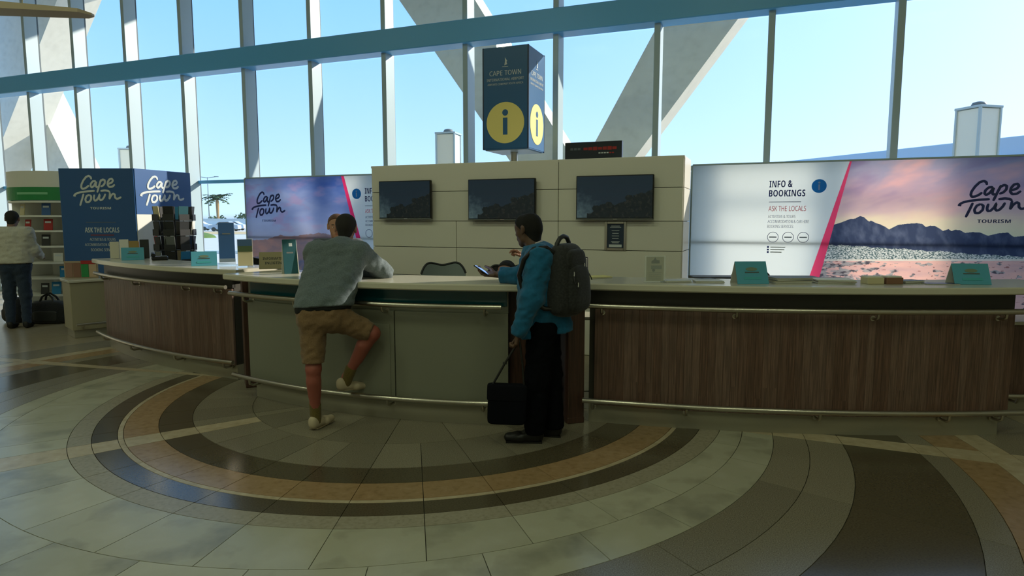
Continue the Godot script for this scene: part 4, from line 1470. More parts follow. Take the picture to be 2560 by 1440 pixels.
	for k in 4:
		var an := TAU * k / 4.0
		part("spoke", tube([Vector3(0, 0.55, 0), Vector3(cos(an) * 0.265, 0.55, sin(an) * 0.265)], 0.004, 6), M.black, w)
		part("upright", tube([Vector3(cos(an) * 0.265, 0.5, sin(an) * 0.265), Vector3(cos(an) * 0.265, 1.80, sin(an) * 0.265)], 0.005, 6), M.black, w)
	# lower return desk at the far left end, with a board of leaflets
	var rd := thing("return_desk", "low beige return desk at the far left end", "desk", Vector3(-5.98, 0, -9.12), 0.78)
	part("body", cbox(0.62, 0.66, 0.5, 0.006), mat(Color(0.60, 0.57, 0.47), 0.5), rd, Vector3(0, 0.44, 0))
	part("plinth", cbox(0.58, 0.11, 0.44, 0.004), M.plinth, rd, Vector3(0, 0.055, 0))
	part("top", cbox(0.66, 0.035, 0.56, 0.006), M.top, rd, Vector3(0, 0.788, 0))
	part("foot_rail", tube([Vector3(-0.28, 0.2, 0.36), Vector3(0.34, 0.2, 0.36)], 0.02, 10), M.steel, rd)
	for x in [-0.2, 0.25]:
		part("bracket", tube([Vector3(x, 0.15, 0.25), Vector3(x, 0.15, 0.33), Vector3(x, 0.19, 0.36)], 0.011, 8), M.steel, rd)
	var lb := thing("leaflet_board", "small board of colourful leaflets on the low return desk", "board", Vector3(-6.10, 0.8055, -9.1), 0.15)
	part("board", cbox(0.44, 0.24, 0.02, 0.003), mat(Color(0.62, 0.55, 0.46), 0.6), lb, Vector3(0, 0.12, 0))
	for k in 4:
		part("leaflet", cbox(0.095, 0.2, 0.006, 0.001), [mat(Color(0.55, 0.42, 0.36), 0.6), mat(Color(0.50, 0.36, 0.30), 0.6), M.green, mat(Color(0.72, 0.62, 0.52), 0.6)][k], lb, Vector3(-0.155 + k * 0.103, 0.115, 0.013))
	part("header", cbox(0.19, 0.05, 0.006, 0.001), M.red, lb, Vector3(0.1, 0.225, 0.018))
	# black holdall on the floor
	var hb := thing("holdall", "black holdall standing on the floor before the shelves", "bag", Vector3(-7.33, 0, -10.12), 0.1)
	part("body", pillow(Vector3(0.62, 0.36, 0.34), 0.55, 0.5, 32, 18, 0.25), cloth(Color(0.07, 0.08, 0.10), 0.05, 0.2, 9), hb, Vector3(0, 0.178, 0))
	for e in [-0.09, 0.09]:
		part("handle", tube([Vector3(-0.12, 0.28, e), Vector3(-0.07, 0.42, e * 0.6), Vector3(0.0, 0.47, e * 0.4), Vector3(0.08, 0.41, e * 0.6), Vector3(0.13, 0.28, e)], 0.016, 8), M.black, hb)
	part("zip", tube([Vector3(-0.24, 0.345, 0), Vector3(0, 0.362, 0), Vector3(0.24, 0.345, 0)], 0.006, 6), M.grey, hb)
	part("side_pocket", pillow(Vector3(0.36, 0.17, 0.06), 0.4, 0.4, 20, 12), M.dark_grey, hb, Vector3(0.02, 0.13, 0.155))
	var hb2 := thing("rucksack", "dark rucksack on the floor behind the man in the white shirt", "bag", Vector3(-7.93, 0, -10.2), -0.3)
	part("body", pillow(Vector3(0.34, 0.40, 0.26), 0.5, 0.55, 28, 16, 0.3), cloth(Color(0.075, 0.085, 0.10), 0.05, 0.2, 10), hb2, Vector3(0, 0.198, 0))
	part("pocket", pillow(Vector3(0.24, 0.18, 0.08), 0.45, 0.45, 20, 12), M.dark_grey, hb2, Vector3(0, 0.14, 0.12))
	part("loop", tube([Vector3(-0.04, 0.37, 0), Vector3(0, 0.43, 0), Vector3(0.04, 0.37, 0)], 0.01, 8), M.black, hb2)

# ---------------------------------------------------------------- things on the worktops

const TOP := 1.1405

# A folded tent card: two leaning boards, print on the front.
func tent_card(at: Vector3, turn: float, w: float, h: float, label: String, m: Material) -> void:
	var t := thing("tent_card", label, "tent card", at, turn, "teal tent cards on the worktops")
	var lean := 0.42
	for e in [1.0, -1.0]:
		part("leaf", cbox(w, h / cos(lean), 0.004, 0.001), m if e > 0 else M.paper, t, Vector3(0, h / 2, e * tan(lean) * h / 2), Basis(Vector3.RIGHT, -lean * e))
	# closed ends show the card's pale inside
	var b := Basis(Vector3.RIGHT, -lean)
	part("emblem", disc(0.03, 0.002, 24), mat(Color(0.42, 0.50, 0.42), 0.6), t, Vector3(0, h * 0.66, tan(lean) * h * 0.34 + 0.0035), b * Basis.from_scale(Vector3(1.5, 0.5, 1)))
	part("print", cbox(w * 0.45, 0.008, 0.001, 0.0), mat(Color(0.30, 0.30, 0.28), 0.6), t, Vector3(0, h * 0.52, tan(lean) * h * 0.48 + 0.0045), b)
	part("print", cbox(w * 0.55, 0.02, 0.001, 0.0), mat(Color(0.24, 0.62, 0.66), 0.6), t, Vector3(0, h * 0.26, tan(lean) * h * 0.74 + 0.004), b)

func paper_pile(at: Vector3, turn: float, w: float, d: float, n: int, label: String, mats: Array, called := "magazine", group := "") -> void:
	for i in n:
		var th := 0.007
		var o := thing(called, label if n == 1 else "%s, %s of its pile" % [label, ["bottom", "second", "third", "fourth", "fifth", "sixth", "top"][i if i < n - 1 else 6]], called.replace("_", " "), at + Vector3(rng.randf_range(-0.006, 0.006), i * (th + 0.0006), rng.randf_range(-0.006, 0.006)), turn + rng.randf_range(-0.05, 0.05), group)
		part("pages", cbox(w - 0.004, th * 0.7, d - 0.004, 0.0005), M.paper, o, Vector3(0, th * 0.5, 0))
		part("cover", cbox(w, th * 0.16, d, 0.0002), mats[i % mats.size()], o, Vector3(0, th * 0.92, 0))

func build_counter_things() -> void:
	tent_card(Vector3(-3.30, TOP, -6.90), 0.42, 0.25, 0.15, "teal tent card beside the wire rack on the left worktop", M.teal_card)
	tent_card(Vector3(-4.64, TOP, -7.88), 0.5, 0.24, 0.15, "teal tent card in front of a fan of brochures", M.teal_card)
	tent_card(Vector3(1.84, TOP, -4.97), 0.05, 0.245, 0.168, "teal tent card beside the thick magazine pile", M.teal_card)
	tent_card(Vector3(3.50, TOP, -4.92), -0.12, 0.26, 0.155, "teal tent card standing alone past the small boxes", M.teal_card)
	# tall navy leaning stand
	var n := thing("brochure_stand", "tall dark navy leaning brochure stand on the left worktop", "stand", Vector3(-3.02, TOP, -6.83), 0.42)
	part("foot", cbox(0.17, 0.012, 0.16, 0.003), M.acrylic, n, Vector3(0, 0.006, 0))
	part("back", cbox(0.165, 0.46, 0.006, 0.002), M.acrylic, n, Vector3(0, 0.235, -0.028), Basis(Vector3.RIGHT, -0.16))
	part("card", cbox(0.155, 0.42, 0.012, 0.002), M.navy, n, Vector3(0, 0.25, -0.022), Basis(Vector3.RIGHT, -0.16))
	part("lip", cbox(0.165, 0.07, 0.006, 0.002), M.acrylic, n, Vector3(0, 0.045, 0.03), Basis(Vector3.RIGHT, -0.16))
	part("print", cbox(0.08, 0.012, 0.001, 0.0), M.grey, n, Vector3(0, 0.34, -0.029), Basis(Vector3.RIGHT, -0.16))
	# brochure with a picture in a clear stand
	var b := thing("brochure_stand", "clear stand holding a brochure with a hill picture on top", "stand", Vector3(-2.76, TOP, -6.66), 0.42)
	part("foot", cbox(0.16, 0.010, 0.14, 0.003), M.acrylic, b, Vector3(0, 0.005, 0))
	part("back", cbox(0.155, 0.29, 0.005, 0.002), M.acrylic, b, Vector3(0, 0.15, -0.022), Basis(Vector3.RIGHT, -0.16))
	part("brochure", cbox(0.14, 0.275, 0.010, 0.002), M.cream, b, Vector3(0, 0.15, -0.013), Basis(Vector3.RIGHT, -0.16))
	part("picture", cbox(0.14, 0.07, 0.002, 0.0), mat(Color(0.20, 0.33, 0.47), 0.5), b, Vector3(0, 0.252, -0.023), Basis(Vector3.RIGHT, -0.16))
	part("picture", cbox(0.14, 0.06, 0.002, 0.0), mat(Color(0.25, 0.33, 0.20), 0.5), b, Vector3(0, 0.188, -0.0128), Basis(Vector3.RIGHT, -0.16))
	# beige lettered plaque
	var p := thing("desk_plaque", "beige folded desk plaque lettered in capitals", "sign", Vector3(-2.37, TOP, -6.43), 0.28)
	for e in [1.0, -1.0]:
		part("leaf", cbox(0.29, 0.175, 0.006, 0.002), mat(Color(0.60, 0.56, 0.42), 0.6), p, Vector3(0, 0.085, e * 0.03), Basis(Vector3.RIGHT, -0.35 * e))
	words("INFORMATION", 0.026, 0.22, M.dark_grey, p, Vector3(0, 0.105, 0.0265), Basis(Vector3.RIGHT, -0.35), true)
	words("INLIGTING", 0.026, 0.18, M.dark_grey, p, Vector3(0, 0.062, 0.0423), Basis(Vector3.RIGHT, -0.35), true)
	# tall teal triangular stand
	var t := thing("triangle_stand", "tall teal three-sided leaflet stand beside the man in the grey jumper", "stand", Vector3(-2.02, TOP, -5.86), 0.62)
	part("front", cbox(0.125, 0.315, 0.006, 0.002), M.deep_teal, t, Vector3(0, 0.155, 0.0), Basis(Vector3.RIGHT, -0.14))
	var side := [Vector3(0.062, 0, 0.045), Vector3(0.062, 0, -0.075), Vector3(0.062, 0.30, -0.022)]
	var side2 := []
	for q in side:
		side2.append(q + Vector3(0.004, 0, 0))
	part("side", loft([side, side2]), M.paper, t)
	part("back", cbox(0.12, 0.31, 0.005, 0.002), M.paper, t, Vector3(0, 0.152, -0.05), Basis(Vector3.RIGHT, 0.16))
	part("print", cbox(0.03, 0.03, 0.001, 0.0), M.pale_ink, t, Vector3(0.01, 0.262, -0.0125), Basis(Vector3.RIGHT, -0.14))
	part("print", cbox(0.06, 0.014, 0.001, 0.0), M.grey, t, Vector3(0.0, 0.19, -0.0022), Basis(Vector3.RIGHT, -0.14))
	# fan of brochures at the left end
	var cols := [mat(Color(0.80, 0.78, 0.70), 0.6), mat(Color(0.36, 0.30, 0.22), 0.6), M.paper, mat(Color(0.78, 0.47, 0.18), 0.6), mat(Color(0.62, 0.52, 0.30), 0.6), M.dark_grey]
	var nm := ["cream", "brown", "white", "orange", "olive", "black"]
	for k in 6:
		var q := thing("brochure", "%s brochure standing in the fan behind a teal tent card" % nm[k], "brochure", Vector3(-5.02 + k * 0.085, TOP, -8.14 + k * 0.04 - 0.12 * (k % 2)), 0.5, "brochures fanned on the left worktop")
		part("cover", cbox(0.10, 0.21 + 0.015 * (k % 3), 0.01, 0.002), cols[k], q, Vector3(0, 0.108 + 0.0075 * (k % 3), 0), Basis(Vector3.RIGHT, -0.06))
		part("easel", cbox(0.04, 0.17, 0.004, 0.001), M.paper, q, Vector3(0, 0.083, -0.035), Basis(Vector3.RIGHT, 0.28))
	var ph := thing("desk_telephone", "black desk telephone on the left worktop", "telephone", Vector3(-4.30, TOP, -7.86), 0.5)
	part("base", cbox(0.18, 0.045, 0.2, 0.012), M.black, ph, Vector3(0, 0.0225, 0))
	part("handset", tube([Vector3(-0.07, 0.06, 0.08), Vector3(-0.075, 0.085, 0.0), Vector3(-0.07, 0.06, -0.08)], [0.024, 0.014, 0.024], 10), M.black, ph)
	part("keypad", cbox(0.07, 0.004, 0.1, 0.001), M.grey, ph, Vector3(0.04, 0.047, 0.02))
	# clear sign holder on the right worktop
	var a := thing("sign_holder", "clear acrylic sign holder with a pale notice on the right worktop", "sign holder", Vector3(1.12, TOP, -5.03), 0.06)
	part("sheet_front", cbox(0.165, 0.205, 0.003, 0.001), M.acrylic, a, Vector3(0, 0.108, 0.004))
	part("notice", cbox(0.14, 0.19, 0.001, 0.0), mat(Color(0.66, 0.63, 0.53), 0.7), a, Vector3(0, 0.106, 0))
	part("foot", cbox(0.165, 0.004, 0.08, 0.001), M.acrylic, a, Vector3(0, 0.0025, -0.02))
	part("print", plate(PackedVector2Array([Vector2(-0.03, -0.02), Vector2(0.035, -0.02), Vector2(0.035, 0.005), Vector2(0.01, 0.008), Vector2(0.0, 0.028), Vector2(-0.015, 0.006), Vector2(-0.03, 0.0)]), 0.0006), M.dark_grey, a, Vector3(0.0, 0.168, 0.0012))
	part("print", cbox(0.085, 0.03, 0.0006, 0.0), mat(Color(0.40, 0.40, 0.36), 0.6), a, Vector3(0.01, 0.118, 0.0012))
	part("print", disc(0.012, 0.0006, 16), M.dark_grey, a, Vector3(-0.012, 0.095, 0.0014))
	for k in 4:
		part("print", cbox(0.10, 0.005, 0.0006, 0.0), mat(Color(0.5, 0.48, 0.42), 0.6), a, Vector3(0.0, 0.075 - k * 0.016, 0.0012))
	# loose papers and magazines
	var pale := [M.paper, mat(Color(0.74, 0.74, 0.70), 0.6), mat(Color(0.80, 0.77, 0.70), 0.6)]
	paper_pile(Vector3(1.30, TOP, -5.08), 0.1, 0.21, 0.14, 2, "white leaflet beside the clear sign holder", pale, "leaflet", "papers on the right worktop")
	paper_pile(Vector3(1.545, TOP, -5.06), -0.06, 0.22, 0.15, 2, "white leaflet between the sign holder and the tent card", pale, "leaflet", "papers on the right worktop")
	paper_pile(Vector3(1.60, TOP, -5.24), 0.5, 0.16, 0.12, 1, "small grey leaflet behind the white leaflets", [M.grey], "leaflet", "papers on the right worktop")
	paper_pile(Vector3(2.16, TOP, -5.02), 0.08, 0.29, 0.21, 6, "white magazine in the thick pile beside the tent card", [M.paper, M.cream, M.grey], "magazine", "magazines on the right worktop")
	paper_pile(Vector3(2.50, TOP, -5.00), -0.12, 0.28, 0.20, 4, "pale magazine in the flat pile near the pink slash", [M.paper, mat(Color(0.60, 0.45, 0.42), 0.6), M.paper], "magazine", "magazines on the right worktop")
	paper_pile(Vector3(2.62, TOP, -5.26), 0.1, 0.22, 0.12, 2, "black magazine behind the flat pile", [M.black], "magazine", "magazines on the right worktop")
	for k in 2:
		var bx := thing("leaflet_box", ["small cream leaflet box on the right worktop", "small brown leaflet box on the right worktop"][k], "box", Vector3(2.77 + k * 0.145, TOP, -4.93), 0.04)
		part("tray", cbox(0.13, 0.05, 0.10, 0.003), [M.cream, mat(Color(0.50, 0.36, 0.28), 0.6)][k], bx, Vector3(0, 0.025, 0))
		part("cards", cbox(0.11, 0.012, 0.085, 0.001), M.paper, bx, Vector3(0, 0.054, 0))
	paper_pile(Vector3(3.08, TOP, -4.98), 0.2, 0.17, 0.13, 3, "grey magazine in the pile past the small boxes", [M.grey, M.paper], "magazine", "magazines on the right worktop")
	paper_pile(Vector3(3.27, TOP, -4.90), -0.1, 0.24, 0.12, 1, "dark slim tablet-sized booklet lying by the last tent card", [mat(Color(0.25, 0.27, 0.36), 0.4)], "booklet", "")
	paper_pile(Vector3(0.72, TOP, -5.42), 0.4, 0.21, 0.15, 2, "yellow notepad behind the man with the backpack", [mat(Color(0.84, 0.80, 0.45), 0.6)], "notepad", "")

# ---------------------------------------------------------------- behind the desk

func mesh_chair(at: Vector3, turn: float, label: String, back_m: Material) -> void:
	var c := thing("office_chair", label, "office chair", at, turn, "office chairs behind the desk")
	part("seat", pillow(Vector3(0.48, 0.09, 0.46), 0.5, 0.4, 24, 10), M.black, c, Vector3(0, 0.50, 0))
	# curved back with a dip in its top edge
	var t := Tri.new()
	var nx := 14
	var ny := 8
	for j in ny:
		for i in nx:
			var q := []
			for k in [[0, 0], [1, 0], [1, 1], [0, 1]]:
				var u := (float(i + k[0]) / nx) * 2.0 - 1.0
				var v := float(j + k[1]) / ny
				var top := 0.56 - 0.014 * cos(u * PI * 1.5) - 0.10 * pow(absf(u), 6.0)
				q.append(Vector3(u * (0.23 - 0.03 * (1.0 - v)), 0.62 + v * top, -0.22 + 0.06 * u * u))
			t.face(q)
			q.reverse()
			t.face([q[0] - Vector3(0, 0, 0.008), q[1] - Vector3(0, 0, 0.008), q[2] - Vector3(0, 0, 0.008), q[3] - Vector3(0, 0, 0.008)])
	part("mesh_back", t.done(), back_m, c)
	var rim := []
	for k in 41:
		var u := -1.0 + 2.0 * k / 40.0
		rim.append(Vector3(u * 0.23, 0.62 + 0.56 - 0.014 * cos(u * PI * 1.5) - 0.10 * pow(absf(u), 6.0), -0.224 + 0.06 * u * u))
	part("back_rim", tube(rim, 0.011, 8), M.dark_grey, c)
	part("spine", tube([Vector3(0, 0.46, -0.16), Vector3(0, 0.62, -0.25), Vector3(0, 0.95, -0.245)], 0.022, 10), M.black, c)
	part("column", tube([Vector3(0, 0.10, 0), Vector3(0, 0.47, 0)], 0.025, 12), M.steel, c)
	for k in 5:
		var a := TAU * k / 5.0
		var lg := part("leg", tube([Vector3(0, 0.12, 0), Vector3(cos(a) * 0.28, 0.075, sin(a) * 0.28)], [0.025, 0.016], 8), M.black, c)
		part("castor", pillow(Vector3(0.05, 0.06, 0.05), 1.0, 1.0, 12, 8), M.black, lg, Vector3(cos(a) * 0.28, 0.032, sin(a) * 0.28))
	for e in [-1.0, 1.0]:
		part("arm_rest", tube([Vector3(e * 0.25, 0.50, -0.05), Vector3(e * 0.28, 0.68, -0.03), Vector3(e * 0.28, 0.70, 0.16)], 0.016, 8), M.black, c)

func build_behind_counter() -> void:
	mesh_chair(Vector3(-0.66, 0, -6.42), 0.25, "grey mesh office chair with a dipped top edge behind the middle desk run", mat(Color(0.50, 0.55, 0.55), 0.6))
	mesh_chair(Vector3(2.48, -0.09, -6.45), 0.1, "black office chair behind the teal tent card and magazines", mat(Color(0.07, 0.08, 0.085), 0.6))
	# lower working desk with a keyboard tray edge and monitor
	var d := thing("work_desk", "low inner work desk behind the middle desk run", "desk", Vector3(0.92, 0, -6.1), 0.0)
	part("top", cbox(1.3, 0.03, 0.55, 0.004), M.top, d, Vector3(0, 0.73, 0))
	for x in [-0.6, 0.6]:
		part("leg_panel", cbox(0.03, 0.715, 0.5, 0.003), M.grey, d, Vector3(x, 0.3575, 0))
	var m := thing("monitor", "black computer monitor with a pale rim behind the backpack", "monitor", Vector3(0.50, 0.7455, -6.08), 0.25)
	part("foot", cbox(0.22, 0.012, 0.18, 0.004), M.black, m, Vector3(0, 0.006, 0))
	part("neck", cbox(0.04, 0.25, 0.03, 0.004), M.black, m, Vector3(0, 0.13, -0.02))
	part("casing", cbox(0.46, 0.29, 0.03, 0.005), M.black, m, Vector3(0, 0.385, 0))
	part("rim", cbox(0.435, 0.27, 0.004, 0.001), M.paper, m, Vector3(0, 0.385, 0.016))
	part("back_plate", cbox(0.42, 0.255, 0.004, 0.001), M.dark_grey, m, Vector3(0, 0.385, 0.0185))
	var k := thing("keyboard_shelf", "slim black monitor shelf edge behind the middle worktop", "shelf", Vector3(-0.52, 0, -6.05), 0.1)
	part("board", cbox(0.5, 0.04, 0.25, 0.004), M.black, k, Vector3(0, 1.03, 0))
	for x in [-0.22, 0.22]:
		part("leg", cbox(0.03, 1.01, 0.03, 0.003), M.black, k, Vector3(x, 0.505, 0))
	# long dark panel edge on the staff side of the right run
	var e := thing("inner_shelf", "long thin dark shelf on the staff side of the right desk run", "shelf", Vector3(2.15, 0, -5.72), -0.05)
	part("board", cbox(1.1, 0.025, 0.22, 0.003), M.dark_grey, e, Vector3(0, 1.115, 0))
	for x in [-0.5, 0.5]:
		part("leg", cbox(0.03, 1.1025, 0.2, 0.003), M.dark_grey, e, Vector3(x, 0.55125, 0))
	# dark chair back and cloth seen left of the plaque
	mesh_chair(Vector3(-2.95, -0.02, -7.7), 0.6, "black office chair behind the clear brochure stand", mat(Color(0.08, 0.09, 0.10), 0.6))

# ---------------------------------------------------------------- smooth bodies: tapered capsules joined and meshed as surface nets

class Soup:
	var v := PackedVector3Array()
	var n := PackedVector3Array()
	var c := PackedColorArray()
	var ix := PackedInt32Array()

var fold := FastNoiseLite.new()

# caps: [a, b, radius at a, radius at b]; cuts: [point, direction that is cut away]; wav: depth of cloth folds
func blob(out: Soup, caps: Array, cell: float, k: float, cuts: Array = [], wav := 0.0, col := Color.WHITE, face: Array = [], freq := 9.0) -> void:
	var n := caps.size()
	var A := PackedVector3Array()
	var BA := PackedVector3Array()
	var IL := PackedFloat32Array()
	var RA := PackedFloat32Array()
	var RD := PackedFloat32Array()
	var lo := Vector3.ONE * 1e9
	var hi := Vector3.ONE * -1e9
	for q in caps:
		var a: Vector3 = q[0]
		var b: Vector3 = q[1]
		A.append(a)
		BA.append(b - a)
		IL.append(1.0 / maxf((b - a).length_squared(), 1e-8))
		RA.append(q[2])
		RD.append(q[3] - q[2])
		var r := maxf(q[2], q[3]) + k * 0.5 + wav + cell * 2.0
		lo = lo.min(a.min(b) - Vector3.ONE * r)
		hi = hi.max(a.max(b) + Vector3.ONE * r)
	var nx := int((hi.x - lo.x) / cell) + 2
	var ny := int((hi.y - lo.y) / cell) + 2
	var nz := int((hi.z - lo.z) / cell) + 2
	var nxy := nx * ny
	var val := PackedFloat32Array()
	val.resize(nxy * nz)
	val.fill(1.0)
	var vid := PackedInt32Array()
	vid.resize(nxy * nz)
	vid.fill(-1)
	var B := 6
	var rad := (B * 0.5 * 1.7321 + 1.0) * cell
	var act: Array[Vector3i] = []
	for bz in range(0, nz, B):
		for by in range(0, ny, B):
			for bx in range(0, nx, B):
				var ctr := lo + Vector3(bx + (B - 1) * 0.5, by + (B - 1) * 0.5, bz + (B - 1) * 0.5) * cell
				var dm := 1e9
				var near := PackedInt32Array()
				for i in n:
					var pa := ctr - A[i]
					var h := clampf(pa.dot(BA[i]) * IL[i], 0.0, 1.0)
					var d := (pa - BA[i] * h).length() - RA[i] - RD[i] * h
					dm = minf(dm, d)
					if d < rad + k + wav:
						near.append(i)
				if dm > rad + k + wav:
					continue
				var ex := mini(bx + B, nx)
				var ey := mini(by + B, ny)
				var ez := mini(bz + B, nz)
				if dm < -rad - wav and cuts.is_empty():
					for z in range(bz, ez):
						for y in range(by, ey):
							var o := z * nxy + y * nx
							for x in range(bx, ex):
								val[o + x] = -1.0
					act.append(Vector3i(bx, by, bz))
					continue
				act.append(Vector3i(bx, by, bz))
				for z in range(bz, ez):
					for y in range(by, ey):
						var o := z * nxy + y * nx
						for x in range(bx, ex):
							var p := lo + Vector3(x, y, z) * cell
							var d := 1e3
							for i in near:
								var pa := p - A[i]
								var h := clampf(pa.dot(BA[i]) * IL[i], 0.0, 1.0)
								var e := (pa - BA[i] * h).length() - RA[i] - RD[i] * h
								var g := k - absf(d - e)
								d = minf(d, e)
								if g > 0.0:
									d -= g * g / k * 0.25
							if wav > 0.0 and absf(d) < wav * 2.0 + cell * 2.0:
								d += wav * fold.get_noise_3d(p.x * freq, p.y * freq * 1.4, p.z * freq)
							for q in cuts:
								d = maxf(d, (p - q[0]).dot(q[1]))
							val[o + x] = d
	var v0 := out.v.size()
	var off := PackedInt32Array([0, 1, nx, nx + 1, nxy, nxy + 1, nxy + nx, nxy + nx + 1])
	var cor := [Vector3(0, 0, 0), Vector3(1, 0, 0), Vector3(0, 1, 0), Vector3(1, 1, 0), Vector3(0, 0, 1), Vector3(1, 0, 1), Vector3(0, 1, 1), Vector3(1, 1, 1)]
	var eds := [[0, 1], [2, 3], [4, 5], [6, 7], [0, 2], [1, 3], [4, 6], [5, 7], [0, 4], [1, 5], [2, 6], [3, 7]]
	var V := PackedVector3Array()
	for bk in act:
		for z in range(bk.z, mini(bk.z + B, nz - 1)):
			for y in range(bk.y, mini(bk.y + B, ny - 1)):
				for x in range(bk.x, mini(bk.x + B, nx - 1)):
					var o := z * nxy + y * nx + x
					var s := 0
					for q in 8:
						if val[o + off[q]] < 0.0:
							s += 1
					if s == 0 or s == 8:
						continue
					var acc := Vector3.ZERO
					var m := 0
					for e in eds:
						var a := val[o + off[e[0]]]
						var b := val[o + off[e[1]]]
						if (a < 0.0) != (b < 0.0):
							acc += cor[e[0]].lerp(cor[e[1]], a / (a - b))
							m += 1
					vid[o] = V.size()
					V.append(lo + (Vector3(x, y, z) + acc / m) * cell)
	var I := PackedInt32Array()
	for bk in act:
		for z in range(maxi(bk.z, 1), mini(bk.z + B, nz - 1)):
			for y in range(maxi(bk.y, 1), mini(bk.y + B, ny - 1)):
				for x in range(maxi(bk.x, 1), mini(bk.x + B, nx - 1)):
					var o := z * nxy + y * nx + x
					var a := val[o] < 0.0
					for ax in 3:
						var st: int = [1, nx, nxy][ax]
						if a == (val[o + st] < 0.0):
							continue
						var s1: int = [nx, nxy, 1][ax]
						var s2: int = [nxy, 1, nx][ax]
						var q := [vid[o], vid[o - s1], vid[o - s1 - s2], vid[o - s2]]
						if q[0] < 0 or q[1] < 0 or q[2] < 0 or q[3] < 0:
							continue
						if a:
							for t in [0, 1, 2, 0, 2, 3]:
								I.append(q[t])
						else:
							for t in [0, 2, 1, 0, 3, 2]:
								I.append(q[t])
	var N := PackedVector3Array()
	N.resize(V.size())
	for i in range(0, I.size(), 3):
		var f := (V[I[i + 2]] - V[I[i]]).cross(V[I[i + 1]] - V[I[i]])
		N[I[i]] += f
		N[I[i + 1]] += f
		N[I[i + 2]] += f
	for i in V.size():
		out.v.append(V[i])
		out.n.append(N[i].normalized())
		var c := col
		for q in face:
			# coloured spots: [centre, radii, colour]
			var e: Vector3 = (q[3] * (V[i] - q[0])) / q[1]
			if e.length_squared() < 1.0:
				c = q[2]
		out.c.append(c)
	for i in I:
		out.ix.append(v0 + i)

func soup_mesh(s: Soup) -> ArrayMesh:
	return arrays(s.v, s.n, null, s.ix, s.c)

# A head about its own middle, turned by b (its +z looks ahead). Returns nothing; adds to the soup.
func add_head(out: Soup, at: Vector3, b: Basis, k: float, skin: Color) -> void:
	var raw := [[0, .030, -.022, 0, .035, .028, .080, .074], [0, .005, -.045, 0, .03, -.03, .064, .072], [0, -.015, .040, 0, -.062, .040, .060, .048], [-.030, -.070, .025, -.006, -.098, .062, .032, .024], [.030, -.070, .025, .006, -.098, .062, .032, .024], [0, -.100, .064, 0, -.102, .066, .021, .020],
		[-.040, -.032, .052, -.034, -.040, .058, .028, .024], [.040, -.032, .052, .034, -.040, .058, .028, .024], [0, .010, .088, 0, -.028, .110, .009, .013], [-.011, -.033, .099, .011, -.033, .099, .010, .010], [-.036, .022, .078, .036, .022, .078, .014, .014],
		[-.079, .008, -.012, -.083, -.030, -.004, .015, .011], [.079, .008, -.012, .083, -.030, -.004, .015, .011], [-.018, -.060, .086, .018, -.060, .086, .009, .009], [-.016, -.071, .084, .016, -.071, .084, .009, .009],
		[-.030, .0, .074, -.032, .0, .072, .014, .014], [.030, .0, .074, .032, .0, .072, .014, .014], [0, -.055, -.022, 0, -.175, -.040, .056, .060]]
	var caps := []
	for q in raw:
		caps.append([at + b * Vector3(q[0], q[1], q[2]) * k, at + b * Vector3(q[3], q[4], q[5]) * k, q[6] * k, q[7] * k])
	var bi := b.inverse()
	var dk := Color(0.03, 0.025, 0.02)
	var wh := Color(0.55, 0.52, 0.48)
	var lip := Color(skin.r * 0.85, skin.g * 0.6, skin.b * 0.6)
	var fc := []
	for e in [-1.0, 1.0]:
		fc.append([at + b * Vector3(.031 * e, .0, .088) * k, Vector3(.014, .006, .012) * k, wh, bi])
		fc.append([at + b * Vector3(.031 * e, .0, .089) * k, Vector3(.0065, .0065, .014) * k, dk, bi])
		fc.append([at + b * Vector3(.032 * e, .024, .090) * k, Vector3(.020, .006, .02) * k, dk, bi])
	fc.append([at + b * Vector3(0, -.065, .094) * k, Vector3(.022, .008, .02) * k, lip, bi])
	blob(out, caps, 0.0052 * k, 0.022 * k, [], 0.0, skin, fc)

func add_hair(out: Soup, at: Vector3, b: Basis, k: float, low := 0.0) -> void:
	var raw := [[0, .030, -.022, 0, .037, .030, .086, .078], [0, .005, -.047, 0, .03, -.03, .069, .077], [0, -.09, -.036, 0, -.02, -.048, .056, .062]]
	var caps := []
	for q in raw:
		caps.append([at + b * Vector3(q[0], q[1], q[2]) * k, at + b * Vector3(q[3], q[4], q[5]) * k, q[6] * k, q[7] * k])
	var cut := [[at + b * Vector3(0, .054 + low, .075) * k, b * Vector3(0, -0.70, 0.714)], [at + b * Vector3(0, -.112, 0) * k, b * Vector3(0, -1, 0)], [at + b * Vector3(0, 0, .098) * k, b * Vector3(0, 0, 1)]]
	blob(out, caps, 0.0055 * k, 0.02 * k, cut, 0.0016, Color.WHITE, [], 90.0)

